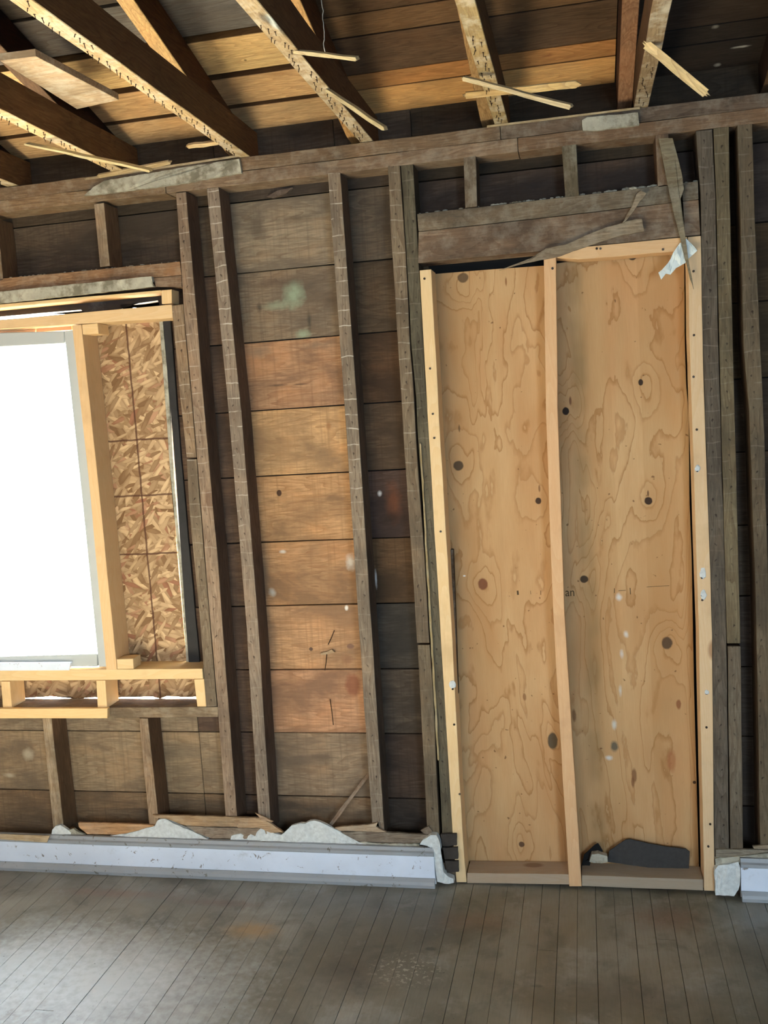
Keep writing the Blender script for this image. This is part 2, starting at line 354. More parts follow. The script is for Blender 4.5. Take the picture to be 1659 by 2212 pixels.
def osb():
    s = NT('strand_board'); g = s.new('ShaderNodeNewGeometry').outputs['Position']; o = s.sep(g); p = s.vmul(g, (1, 0, 1))
    c = lin('b88f58'); first = True; hh = None
    for ang, sc, off in ((.5, (60, 15, 1), 0), (1.25, (70, 19, 1), 3.1), (-.65, (58, 15, 1), 7.7), (1.9, (90, 22, 1), 9.3), (2.5, (75, 18, 1), 5.3)):
        mp = s.new('ShaderNodeMapping'); mp.vector_type = 'POINT'; s.put(mp.inputs['Vector'], s.vadd(p, (off, 0, off)))
        mp.inputs['Rotation'].default_value = (math.pi / 2, 0, 0)
        mp2 = s.new('ShaderNodeMapping'); s.put(mp2.inputs['Vector'], mp.outputs[0]); mp2.inputs['Rotation'].default_value = (0, 0, ang)
        v = s.vmul(mp2.outputs[0], sc)
        vo = s.new('ShaderNodeTexVoronoi'); s.put(vo.inputs['Vector'], v); vo.inputs['Scale'].default_value = 1.; vo.voronoi_dimensions = '2D'
        sx = s.new('ShaderNodeSeparateColor'); s.put(sx.inputs[0], vo.outputs['Color'])
        t = s.mix(sx.outputs[0], lin('765839'), lin('c6a880')); t = s.mix(s.ramp(sx.outputs[1], .86, .88, 0., .6), t, lin('95614a'))
        edge = s.ramp(vo.outputs['Distance'], .35, .6, 0., .35); t = s.mix(edge, t, lin('6b4a28'))
        th = {0: 0, 3.1: .5, 7.7: .66, 9.3: .75, 5.3: .8}[off]
        c = t if first else s.mix(s.ramp(sx.outputs[2], th, th + .02), c, t); first = False
        hh = sx.outputs[2]
    P = lambda x, y: at(x, y, .105)
    wob = s.math('MULTIPLY', s.math('SUBTRACT', s.noise(g, 25, 2), .5), .006)
    for z in (P(300, 950).z, P(310, 1070).z, P(320, 1196).z):
        d = s.math('ABSOLUTE', s.math('SUBTRACT', s.math('ADD', o[2], wob), z)); c = s.mix(s.ramp(d, .0045, .0022, 0., .85), c, lin('4a2c1c'))
    x = P(300, 1000).x; d = s.math('ABSOLUTE', s.math('SUBTRACT', s.math('ADD', o[0], wob), x)); c = s.mix(s.ramp(d, .0045, .0022, 0., .85), c, lin('4a2c1c'))
    s.put(s.b.inputs['Base Color'], c); s.b.inputs['Roughness'].default_value = .75; s.b.inputs['Specular IOR Level'].default_value = .2
    s.bump(hh, .4, .0015)
    return s.m
def floor_mat():
    s = NT('worn_floor_strip'); g = s.new('ShaderNodeNewGeometry').outputs['Position']; oi = s.new('ShaderNodeObjectInfo')
    big = s.noise(g, 2.2, 4, .55, .6); med = s.noise(g, 8, 5, .65, .4); fine = s.noise(s.vmul(g, (12, 1, 1)), 14, 4, .6)
    c = s.mix(s.ramp(big, .38, .62), lin('66604f'), lin('8b887c'))
    c = s.mix(s.ramp(med, .5, .68, 0., .6), c, lin('48463a'))
    c = s.mix(s.ramp(s.noise(s.vadd(g, (4, 2, 0)), 5, 5, .7), .56, .66, 0., .35), c, lin('a9a9a2'))
    c = s.mix(s.ramp(fine, .4, .7, 0., .25), c, lin('4c483a'))
    c = s.mix(s.math('MULTIPLY', oi.outputs['Random'], .25), c, lin('5a5546'))
    A = lambda x, y: atz(x, y, 0)
    c = s.spots(c, g, [(A(230, 2120), .52, .34, 'b2b4af', .0, .85), (A(40, 2080), .3, .3, 'bcc2c0', .0, .6), (A(545, 2010), .11, .06, 'a88248', .1, .6), (A(260, 1930), .3, .035, '76523c', .1, .45), (A(470, 1950), .22, .03, '6c4a3a', .1, .4),  # big pale spots at left: window light painted in, over real wear
                       (A(1020, 1990), .16, .07, '6a4c38', .1, .4), (A(1440, 1985), .14, .09, '68452e', .1, .5), (A(760, 2100), .13, .18, '403a2c', .1, .55), (A(1340, 2150), .4, .1, '38332a', .1, .4),
                       (A(930, 2050), .02, .012, '2a251c', .5, .7), (A(1160, 2130), .02, .008, '2a251c', .5, .6)], (0, 1))
    w = A(880, 2095); o = s.sep(g); dx = s.math('MULTIPLY', s.math('SUBTRACT', o[0], w.x), 1 / .13); dy = s.math('MULTIPLY', s.math('SUBTRACT', o[1], w.y), 1 / .10)
    d = s.math('SQRT', s.math('ADD', s.math('MULTIPLY', dx, dx), s.math('MULTIPLY', dy, dy)))
    c = s.mix(s.math('MULTIPLY', s.ramp(d, 1., .3), s.ramp(s.noise(g, 70, 3, .6), .56, .60, 0., .85)), c, lin('b5ad9c'))
    c = s.mix(s.ramp(s.noise(g, 90, 1), .765, .79, 0., .8), c, lin('262019'))
    s.put(s.b.inputs['Base Color'], c)
    s.put(s.b.inputs['Roughness'], s.ramp(med, .3, .7, .34, .54)); s.b.inputs['Specular IOR Level'].default_value = 1.
    s.bump(s.math('ADD', med, fine), .12, .002)
    return s.m
def trim_paint(name, base='d3dce8', chip='6a5f50'):
    s = NT(name); g = s.new('ShaderNodeNewGeometry').outputs['Position']
    c = s.mix(s.ramp(s.noise(g, 5, 4, .6), .35, .65), lin(base), tuple(v * .88 for v in lin(base)[:3]) + (1,))
    n = s.noise(s.vmul(g, (1, 1, 1)), 30, 5, .75, .6)
    c = s.mix(s.ramp(n, .61, .635, 0., .85), c, lin(chip))
    c = s.mix(s.ramp(s.noise(g, 14, 4, .7), .58, .75, 0., .35), c, lin('8c8c84'))
    s.put(s.b.inputs['Base Color'], c); s.b.inputs['Roughness'].default_value = .5
    s.bump(n, .3, .002)
    return s.m

P = lambda x, y: at(x, y, YS)
SHS = [(P(634, 635), .045, .06, '8a987e', .0, .85), (P(600, 660), .07, .02, '8a957c', .0, .6), (P(655, 722), .03, .02, '8c9a80', .0, .7), (P(668, 695), .010, .04, '3f3a30', .0, .8), (P(560, 665), .012, .02, '3a3028', .0, .7), (P(600, 610), .12, .022, '4e3f33', .0, .6), (P(715, 650), .05, .03, '4a3c30', .0, .6), (P(555, 490), .04, .06, '4a4238', .0, .6), (P(640, 470), .10, .015, '4c4234', .0, .55), (P(600, 832), .04, .006, '3f342b', .1, .7), (P(650, 830), .03, .004, '4a3a2e', .1, .6), (P(690, 745), .09, .02, '6a5c4c', .0, .6), (P(560, 760), .05, .03, '6f6353', .0, .6), (P(572, 1230), .022, .13, '6c5a48', .0, .6), (P(585, 1380), .03, .10, '6f5a48', .0, .5), (P(562, 960), .025, .10, '86674a', .0, .5), (P(588, 1650), .05, .06, '5f5144', .0, .5), (P(700, 1635), .06, .02, '574a3c', .0, .5), (P(640, 1740), .14, .02, '3f352b', .0, .5), (P(710, 920), .012, .016, '8a5f3c', .2, .6), (P(603, 1065), .010, .012, '33211a', .9, .9), (P(672, 1402), .008, .008, '4a3a32', .8, .85), (P(757, 1396), .016, .011, '6b5044', .7, .8),  # tall soft spots at the bay's left: painted stud shade with grey weathering
       (P(762, 1480), .032, .05, '7c4b34', .6, .75), (P(750, 1425), .03, .02, '7d5a42', .3, .6), (P(757, 1215), .02, .035, 'c8c4ba', .1, .8), (P(588, 1280), .016, .02, 'b0aca2', .1, .7), (P(610, 1192), .014, .008, 'c2beb4', .2, .8),
       (P(749, 1313), .008, .012, 'ded9cc', .3, .9), (P(820, 1066), .010, .012, 'c6c2bd', .2, .8), (P(812, 1250), .005, .04, 'c6c2bd', .1, .7), (P(60, 1630), .03, .03, 'b3a890', .1, .6), (P(20, 1675), .03, .012, 'b3a890', .1, .6),
       (P(850, 1085), .035, .09, '6a3f26', .1, .6), (P(846, 1120), .045, .03, '241c17', .1, .7)]
M_SH = old_wood('weathered_sheathing', 'x', stain=.85, saw=.7, knots=.0, spots=SHS, red=.5, dark=.42)
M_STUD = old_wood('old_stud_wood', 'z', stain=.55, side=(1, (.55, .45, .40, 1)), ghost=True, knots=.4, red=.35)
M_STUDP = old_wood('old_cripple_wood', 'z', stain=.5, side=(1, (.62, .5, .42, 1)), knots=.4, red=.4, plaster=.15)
M_PLATE = old_wood('old_plate_wood', 'x', stain=.7, knots=.5, red=.5, plaster=.12)
JSPOT = [(atz(590, 48, 2.4365), .011, .05, 'c9d3d0', .5, .85), (atz(573, 40, 2.4365), .012, .045, '2a241c', .4, .7), (atz(605, 62, 2.4365), .005, .06, '2a241c', .3, .7), (atz(642, 112, 2.4365), .02, .02, '3a3024', .3, .6), (atz(1440, 20, 2.4365), .02, .03, 'd0ccb8', .3, .6), (atz(1452, 60, 2.4365), .02, .01, '3a3024', .3, .7)]
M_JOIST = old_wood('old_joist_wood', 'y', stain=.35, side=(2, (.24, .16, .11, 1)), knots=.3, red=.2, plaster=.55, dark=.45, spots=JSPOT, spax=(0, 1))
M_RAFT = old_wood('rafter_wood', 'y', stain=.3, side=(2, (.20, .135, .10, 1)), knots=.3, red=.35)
def on_deck(px, py):
    d = ray(px, py); return C0 + d * ((2.546 + .028 - H + .28 * D) / (d.z + .28 * d.y))
DSP = [(on_deck(1600, 101), .035, .006, 'b0aa9c', .0, .8), (on_deck(1545, 58), .012, .010, '8d877a', .0, .7), (on_deck(1550, 140), .012, .010, 'a39c8e', .0, .7), (on_deck(1585, 188), .02, .008, '7d776b', .0, .6),
       (on_deck(600, 160), .05, .012, '8a5f34', .0, .5), (on_deck(620, 255), .04, .008, '7d5a35', .0, .5), (on_deck(1180, 120), .03, .012, '6a4428', .0, .5), (on_deck(530, 130), .006, .006, '4a341f', .5, .7)]
M_DECK = old_wood('roof_deck_wood', 'x', stain=.5, side=(2, (.12, .09, .07, 1)), spots=DSP, spax=(0, 1), knots=.4, red=.4, dark=.42)  # board edges painted darker so the gaps between boards look shaded
M_LATH = old_wood('split_lath_wood', 'x', stain=.25, knots=.0, red=.3, plaster=.15)
M_PZ = new_pine('new_pine_upright', 'z'); M_PX = new_pine('new_pine_level', 'x')
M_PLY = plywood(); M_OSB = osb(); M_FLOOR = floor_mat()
M_TRIM = trim_paint('white_trim_paint')
M_TRIMG = trim_paint('grey_moulding_paint', '94989a', '5f5a4c')
M_PLAS = plain('broken_plaster', 'd2d6d2', .95, var=.3, scale=60, bump=1., c2='8a857a', lo=.56, hi=.72, amt=.6)
M_PAINT = plain('old_grey_paint', 'b0ac9a', .8, var=.35, scale=30, bump=.5, c2='5f5744', lo=.47, hi=.62, amt=.8)
M_DARK = plain('black_building_paper', '12110f', .9, var=.3, scale=8, bump=.2)
M_FELT = plain('dark_felt', '3c3a38', .95, var=.25, scale=60, bump=.3)
M_BLACKJ = plain('dark_jamb', '2c2a29', .7, var=.4, scale=12, bump=.3, c2='6d6a66', lo=.6, hi=.75, amt=.5)
M_RUST = plain('rusty_nail_steel', '3a261a', .6, .6, var=.4, scale=80, bump=.1)
M_SCREW = plain('dark_screw_steel', '4b4036', .5, .7, var=.3, scale=80, bump=.1)
M_WIN = plain('white_vinyl_frame', 'a8adab', .45, var=.04, scale=5, bump=.02)
M_WALL = plain('bare_room_wall', '7d6a52', .9, var=.3, scale=6, bump=.2)
M_FILM = plain('torn_plastic_paper', 'd5ddd8', .45, var=.1, scale=20, bump=.3)
M_WIRE = plain('pale_wire', 'b9b3a5', .5, var=.2, scale=20, bump=.0)
M_GROUND = plain('pale_gravel', 'b8b0a0', .95, var=.2, scale=3, bump=.2)
M_INK = plain('faded_brown_ink', '4e3c24', .9, var=.2, scale=30, bump=0.)
M_BLOCK = plain('dark_end_grain', '3d3731', .9, var=.35, scale=40, bump=.6)
s = NT('window_glass'); s.n.remove(s.b); tr = s.new('ShaderNodeBsdfTransparent'); gl = s.new('ShaderNodeBsdfGlossy'); gl.inputs['Roughness'].default_value = .02
mx = s.new('ShaderNodeMixShader'); mx.inputs[0].default_value = .06; s.t.links.new(tr.outputs[0], mx.inputs[1]); s.t.links.new(gl.outputs[0], mx.inputs[2]); s.t.links.new(mx.outputs[0], s.out.inputs[0]); M_GLASS = s.m

# ------------------------------------------------------------------ the setting: floor
XL, XR, YB = -3.6, 2.3, -4.6
fl = empty('floor', (0, 0, 0), 'structure')
box('subfloor', XL, XR, YB, .12, -.06, -.019, M_DARK, fl)
w = .0571; x = -2.42; k = 0
bm_far = bmesh.new()
def fbox(bm, x0, x1, y0, y1, z0, z1):
    v = [bm.verts.new(q) for q in ((x0, y0, z0), (x1, y0, z0), (x1, y1, z0), (x0, y1, z0), (x0, y0, z1), (x1, y0, z1), (x1, y1, z1), (x0, y1, z1))]
    for f in ((0, 1, 2, 3), (4, 5, 6, 7), (0, 1, 5, 4), (1, 2, 6, 5), (2, 3, 7, 6), (3, 0, 4, 7)): bm.faces.new([v[i] for i in f])
while x < .95:
    dz = R.uniform(-.0007, .0006)
    j = R.uniform(-1.6, -.12)
    g_ = .0008 + R.random() * .0009
    if j > -1.1 and k % 3 == 0:
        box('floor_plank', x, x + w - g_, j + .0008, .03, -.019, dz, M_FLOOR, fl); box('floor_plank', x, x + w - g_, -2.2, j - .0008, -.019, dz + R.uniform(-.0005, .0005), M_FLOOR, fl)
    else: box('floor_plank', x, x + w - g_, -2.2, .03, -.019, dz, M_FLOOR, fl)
    fbox(bm_far, x, x + w - g_, YB, -2.202, -.019, 0)
    x += w; k += 1
xx = -2.42 - w
while xx > XL: fbox(bm_far, xx, xx + w - .0015, YB, .03, -.019, 0); xx -= w
while x < XR: fbox(bm_far, x, x + w - .0015, YB, .03, -.019, 0); x += w
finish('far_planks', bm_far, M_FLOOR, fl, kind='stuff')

# ------------------------------------------------------------------ the stud wall
wf = empty('wall_front', (0, 0, 0), 'structure')
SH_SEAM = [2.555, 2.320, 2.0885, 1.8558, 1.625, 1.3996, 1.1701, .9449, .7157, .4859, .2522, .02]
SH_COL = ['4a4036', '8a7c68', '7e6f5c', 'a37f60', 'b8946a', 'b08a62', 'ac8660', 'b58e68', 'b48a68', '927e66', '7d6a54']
HW0, HW1, HZ0, HZ1 = -2.95, -1.405, at(300, 1528, .004).z - .001, 2.03       # rough hole round the window
for i in range(len(SH_SEAM) - 1):
    z1, z0 = SH_SEAM[i] - .0018, SH_SEAM[i + 1] + .0018; c = SH_COL[i]
    dy = R.uniform(-.001, .002)
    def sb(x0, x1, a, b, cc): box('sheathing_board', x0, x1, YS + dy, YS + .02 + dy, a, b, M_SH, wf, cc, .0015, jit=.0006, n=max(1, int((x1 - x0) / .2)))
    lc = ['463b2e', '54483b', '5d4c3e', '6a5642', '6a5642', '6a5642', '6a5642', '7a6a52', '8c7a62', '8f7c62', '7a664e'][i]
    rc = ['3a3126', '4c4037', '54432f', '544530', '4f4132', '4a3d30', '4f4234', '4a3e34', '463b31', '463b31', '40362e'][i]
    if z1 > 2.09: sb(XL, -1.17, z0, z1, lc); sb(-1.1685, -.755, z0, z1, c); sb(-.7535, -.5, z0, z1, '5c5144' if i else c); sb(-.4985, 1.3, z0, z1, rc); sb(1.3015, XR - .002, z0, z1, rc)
    else:
        if z0 < HZ0 and z1 > HZ0: sb(XL, HW1 - .0015, z0, HZ0, lc)
        elif z1 > HZ1: sb(XL, HW1 - .0015, HZ1, z1, lc)
        elif z1 < HZ0: sb(XL, HW1 - .0015, z0, z1, lc)
        if z1 < HZ0 + .1: sb(HW1, -1.285, z0, min(z1, HZ0) if z0 < HZ0 < z1 else z1, lc) if z1 < HZ0 else sb(HW1, -1.285, z0, z1, lc)
        sb(HW1 if z1 >= HZ0 + .1 else -1.2835, -1.165, z0, z1, '5b4a3d'); sb(-1.1635, -.755, z0, z1, c); sb(-.7535, -.47, z0, z1, ['3c332b', '4c4236', '544636', '54402e', '594837', '4e3e36', '56432f', '48423a', '4e4439', '4b3d32', '453b32'][i])  # boards beside the wide bay darker: painted shade with old moisture
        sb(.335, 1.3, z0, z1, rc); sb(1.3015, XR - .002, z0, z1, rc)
# dark paper and siding outside the boards
for n_, (x0, x1, z0, z1) in enumerate(((XL, HW0, -.1, 2.545), (HW1 + .004, XR, -.1, 2.545), (HW0, HW1 + .004, -.1, HZ0 - .002), (HW0, HW1 + .004, HZ1, 2.545))):
    box('building_paper', x0, x1, YS + .024, YS + .036, z0, z1, M_DARK, wf)
# plates
box('top_plate', -3.2, -.2105, 0, YS - .002, 2.3945, 2.4355, M_PLATE, wf, '75624c', .0015, jit=.0012, n=34)
box('top_plate', -.209, XR, 0, YS - .002, 2.3945, 2.4355, M_PLATE, wf, '66584a', .0015, jit=.0012, n=26)
box('top_plate', -3.2, -1.31, 0, YS - .002, 2.3525, 2.3935, M_PLATE, wf, '806a50', .0015, jit=.0010, n=20)
box('top_plate', -1.3085, -.16, 0, YS - .002, 2.3525, 2.3935, M_PLATE, wf, '84705a', .0015, jit=.0010, n=14)
box('top_plate', -.1585, XR, 0, YS - .002, 2.3525, 2.3935, M_PLATE, wf, '76604a', .0015, jit=.0010, n=26)
box('sole_plate', -3.2, -.47, .002, YS - .002, .03, .07, M_PLATE, wf, '5a4a3a', .001)
box('sole_plate', -3.2, -.47, .004, YS - .002, 0, .0285, M_PLATE, wf, '4a3d32', .001)
box('sole_plate', .37, XR, .002, YS - .002, 0, .041, M_PLATE, wf, '4a3d32', .001)
YB_ = YS - .002
def stud(A, B, c, name='stud', m=None, y0=0.):
    o = stick(name, A, B, y0, YB_, m or M_STUD, wf, c); x = A[-1][0]
    o.color[3] = .15 if x > 1000 else .12 if 930 < x else .45 if x > 850 else .55 if x < 495 else 1.; return o
S1L = [(379.7, 417), (398, 680), (413.8, 850), (425.7, 988), (440, 1173), (455, 1350), (468, 1500), (489.5, 1790)]
stud(S1L, [(401.7, 414), (424.4, 680), (440, 866), (460, 1100), (471, 1213), (491.7, 1500), (514, 1790)], '8f7c68')
stud([(446.3, 407), (494.9, 900), (532, 1350), (560, 1800)], [(472, 404), (522, 900), (558, 1350), (586, 1800)], '86796a')
stud([(708, 374), (745.6, 900), (784.8, 1500), (805, 1800)], [(735, 371), (773, 900), (812, 1500), (831, 1805)], '857867')
SMB = [(863.5, 355), (875.7, 543), (882, 662), (885.5, 750), (894.5, 850), (897.7, 941), (907, 1072), (916.5, 1182), (924.3, 1339)]
stud([(837.5, 358), (844.4, 499), (850.7, 599), (861.6, 772), (869.5, 900), (877, 1025), (886.7, 1170), (894.5, 1276), (900.8, 1389)], SMB + [(927.5, 1389)], '7a6c58')
stud([(902, 1393), (924, 1815)], [(928, 1393), (935.5, 1485), (942, 1654), (950, 1815)], '6f6350')
stud([(865.5, 354), (878, 543), (884.5, 662), (888.5, 750), (898.5, 850), (902.5, 941), (912, 1072), (921, 1182), (931, 1339), (941, 1500), (955, 1800)], [(892, 351), (900.8, 505), (910, 662), (918, 819), (924, 900), (940, 1072), (955, 1339), (965, 1500), (977.5, 1800)], '5c5646', y0=.003)
stud([(1503, 283), (1513, 408), (1519, 760), (1538, 1350), (1544, 1900)], [(1538.7, 279), (1545, 408), (1552, 760), (1569, 1350), (1576, 1900)], '5f574b')
stud([(1541, 277), (1547, 408), (1554, 760), (1570.5, 1390)], [(1574.5, 273), (1576, 408), (1584, 760), (1599.7, 1390)], '71664f')
stud([(1572, 1396), (1578, 1900)], [(1600, 1396), (1606, 1900)], '6c6252')
stud([(1592.6, 270), (1600, 500), (1607, 760), (1619, 900), (1634, 1350), (1643, 1890)], [(1625, 266), (1632, 500), (1643, 760), (1650, 900), (1662, 1350), (1672, 1890)], '675c4a')
for xs in (.905, 1.31, 1.72, 2.12): box('stud', xs, xs + .041, 0, YB_, .042, 2.352, M_STUD, wf, '6a5e4c', .0012, jit=.0007, n=26, ax='z')
for xs in (-3.05, -3.4): box('stud', xs, xs + .041, 0, YB_, .071, 2.352, M_STUD, wf, '86775f', .0012, jit=.0007, n=26, ax='z')
# doubled jack stud beside the window, in two lengths
stud([(371, 660), (378, 746), (392.6, 892), (403, 988)], [(395.5, 657), (403, 746), (415.5, 884), (424.5, 988)], '84725c', 'jack_stud')
stud([(403.2, 991.5), (408.5, 1100), (433, 1350), (445.6, 1528)], [(424.8, 991.5), (438.7, 1173), (453.7, 1350), (468.5, 1525)], '7e705c', 'jack_stud')
# short studs over and under the openings
cs = 'cripple_stud'
stud([(202.5, 441), (216, 577)], [(224.5, 438), (237, 574)], '8a7862', cs, M_STUDP)
stud([(-28, 474), (-12, 608)], [(-7, 472), (7, 606)], '7c6a55', cs, M_STUDP)
stud([(91, 1552), (116, 1800)], [(111, 1552), (139, 1800)], '97846a', cs, M_STUDP)
stud([(300, 1552), (324, 1800)], [(319.5, 1552), (345, 1800)], '917b62', cs, M_STUDP)
stud([(1001, 338), (1005, 449)], [(1028, 335), (1031, 446)], '6f6250', cs, M_STUDP)
stud([(1213.3, 314), (1221, 426)], [(1245, 311), (1251, 423)], '605846', cs, M_STUDP)
stud([(1415.6, 292), (1421, 405)], [(1444, 288), (1450, 401)], '6e5c4a', cs, M_STUDP)
# headers
hd = 'header'
stick(hd, [(-260, 628), (0, 602), (388, 564.5)], [(-260, 658), (0, 632), (392, 594)], 0, YB_, M_PLATE, wf, '84674c')
stick(hd, [(-260, 659), (0, 633), (392, 595)], [(-260, 676), (0, 651), (327, 620), (369, 617), (393, 620)], .002, YB_, M_PLATE, wf, '78604a')
stick(hd, [(901, 462), (1200, 428), (1508, 391)], [(904, 500), (1200, 467), (1509, 430)], 0, YB_, M_PLATE, wf, '6e6352')
stick(hd, [(904, 501), (1200, 468), (1509, 431)], [(903, 568), (1060, 553), (1513, 507)], .001, YB_, M_PLATE, wf, '766350')
stick('rough_sill', [(-260, 1529), (232, 1529), (471, 1527)], [(-260, 1552), (232, 1551), (471, 1549)], .004, YB_, M_PLATE, wf, '8a785f')
# crumbs of plaster left on the header
bm = bmesh.new()
for i in range(70):
    u = R.random(); q = at(905 + 600 * u, 461.5 - 70 * u, R.uniform(.005, .03)); r_ = R.uniform(.002, .006) * (1.8 if .68 < u < .88 else 1)
    bmesh.ops.create_icosphere(bm, subdivisions=1, radius=r_, matrix=Matrix.Translation(q) @ Matrix.Diagonal((1.6, 1, .7, 1)))
for i in range(40):
    u = R.random(); q = at(5 + 380 * u, 601.5 - 37 * u, R.uniform(.005, .03))
    bmesh.ops.create_icosphere(bm, subdivisions=1, radius=R.uniform(.0015, .004), matrix=Matrix.Translation(q) @ Matrix.Diagonal((1.6, 1, .7, 1)))
finish('plaster_crumbs', bm, M_PAINT, wf, kind='stuff')
# split edge standing out between the paired studs
lath('split_sliver', at(908, 960, -.002), at(947, 1640, -.002), .006, .01, M_LATH, (0, -1, 0), wf, '9b8a66', 'point', 'point')
# head of the old window; its jamb a black strip painting the recess's darkness
stick('old_jamb', [(352, 690), (370, 900), (408, 1440)], [(368, 690), (392, 1000), (432, 1440)], .088, .118, M_BLACKJ, wf)
stick('casing_edge', [(343.5, 690), (352, 800), (369, 1040), (389, 1240), (403, 1440)], [(351, 690), (361, 800), (376, 1040), (394, 1240), (409, 1440)], .094, .118, M_PAINT, wf)
prism('old_head', [(-260, 676), (0, 655), (372, 620), (372, 664), (347, 664), (341, 649), (300, 655), (258, 658), (250, 671), (182, 677), (175, 669), (90, 676), (0, 684), (-260, 705)], .09, .13, M_BLACKJ, wf)

# ------------------------------------------------------------------ roof and ceiling timbers
ce = empty('ceiling', (0, 0, 2.4355), 'structure')
bpy.context.view_layer.update()
def cpar(o):
    o.parent = ce; o.location = o.location - Vector(ce.location); return o
ZJ = 2.4365
nb = bmesh.new()
bmesh.ops.create_cone(nb, cap_ends=True, segments=6, radius1=.0011, radius2=.0013, depth=.015, matrix=Matrix.Translation((0, 0, -.0075)))
bmesh.ops.create_cone(nb, cap_ends=True, segments=6, radius1=.0036, radius2=.0036, depth=.0012, matrix=Matrix.Translation((0, 0, -.0035)) @ Matrix.Rotation(.25, 4, 'Y') @ Matrix.Diagonal((1, .4, 1, 1)))
NAIL = bpy.data.meshes.new('lath_nail'); nb.to_mesh(NAIL); nb.free(); NAIL.materials.append(M_RUST)
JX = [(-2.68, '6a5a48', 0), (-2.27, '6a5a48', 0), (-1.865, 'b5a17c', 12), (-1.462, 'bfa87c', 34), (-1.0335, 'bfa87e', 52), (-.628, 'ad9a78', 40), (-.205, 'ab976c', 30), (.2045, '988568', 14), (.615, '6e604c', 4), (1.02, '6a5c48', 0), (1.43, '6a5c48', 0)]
JSP = 0
def slopez(y, z0): return z0 - .28 * (y - .1)
RY0, ZR = .28, 2.440
for x0, c, nn in JX:
    wj = .0208
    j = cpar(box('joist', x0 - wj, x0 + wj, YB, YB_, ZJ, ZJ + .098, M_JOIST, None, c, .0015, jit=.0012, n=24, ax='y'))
    y = -.03
    for q in range(nn):
        y -= .0235 + R.uniform(-.006, .006)
        if y < -1.45: break
        o = bpy.data.objects.new('lath_nail', NAIL); COL.objects.link(o); o.parent = j
        o.location = Vector((x0 + (R.choice((-1, 1)) * .008 + R.uniform(-.006, .006)), y, ZJ + .0015)) - Vector((ce.location.x, ce.location.y, ce.location.z)) - j.location
        o.rotation_euler = (R.uniform(-.3, .3), R.uniform(-.35, .35), R.uniform(-.4, .4)); o.scale = (.8, .8, R.uniform(.6, .95))
    # rafter lying against the left side of its joist
    xa, xb = x0 - wj - .045, x0 - wj - .0015
    bm = bmesh.new(); yy = [.30, .02, -.5, -1.1, -1.8, -2.55]
    rows = [[bm.verts.new((X, y_, slopez(y_, ZR) + dz_)) for X, dz_ in ((xa, 0), (xb, 0), (xb, .1035), (xa, .1035))] for y_ in yy]
    for v in rows[1]: pass
    for a, b in zip(rows, rows[1:]):
        for k in range(4): bm.faces.new((a[k], a[(k + 1) % 4], b[(k + 1) % 4], b[k]))
    bm.faces.new(rows[0]); bm.faces.new(rows[-1][::-1])
    # seat cut where it crosses the plate
    for v in bm.verts:
        if v.co.y > -.01 and v.co.z < 2.4375: v.co.z = 2.4375
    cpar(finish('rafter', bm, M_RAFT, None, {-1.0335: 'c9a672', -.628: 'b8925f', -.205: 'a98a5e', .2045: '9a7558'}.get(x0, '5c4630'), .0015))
# roof boards lying across the rafters
DZ = 2.546
def deck(x0, x1, ya, yb, c, nm='roof_board', par=True):
    bm = bmesh.new(); n = max(1, int((x1 - x0) / .3)); rows = []
    for i in range(n + 1):
        X = x0 + (x1 - x0) * i / n; j = R.uniform(-.0012, .0012)
        rows.append([bm.verts.new((X, y_ , slopez(y_, DZ) + dz_)) for y_, dz_ in ((ya + j, 0), (yb + j, 0), (yb + j, .02), (ya + j, .02))])
    for a, b in zip(rows, rows[1:]):
        for k in range(4): bm.faces.new((a[k], a[(k + 1) % 4], b[(k + 1) % 4], b[k]))
    bm.faces.new(rows[0]); bm.faces.new(rows[-1][::-1])
    return cpar(finish(nm, bm, M_DECK, None, c, .001))
seamL = [.30, .125, -.034, -.185, -.358, -.53, -.70, -.87, -1.04]
gapL = [.004, .003, .009, .013, .014, .006, .004, .004, .004]
colL = ['0f0c0a', 'cba87a', 'cda878', 'd6b780', '6a655e', '4e463c', '4e4438', '4c4034']  # first board near black: the plate's shade at the eave is in its colour
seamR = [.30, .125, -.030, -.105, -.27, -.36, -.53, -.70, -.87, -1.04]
colR = ['0f0c0a', 'd0a268', 'b78450', '5f4b38', '745a3e', '5a4632', '4e4030', '4a3c2e', '48392c']  # first board again carries the eave shade in its colour
XJ = -.672
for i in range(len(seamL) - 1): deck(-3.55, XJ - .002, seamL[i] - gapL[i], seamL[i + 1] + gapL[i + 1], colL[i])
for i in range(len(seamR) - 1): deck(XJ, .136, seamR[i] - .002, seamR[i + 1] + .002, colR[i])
for i in range(len(seamR) - 1): deck(.138, 2.25, seamR[i] - .002, seamR[i + 1] + .002, '2c251f' if i not in (3,) else '382d24') if i else deck(.138, 2.25, seamR[0] - .002, seamR[1] + .002, '0f0c0a')  # lowest board black here too, as painted eave shade
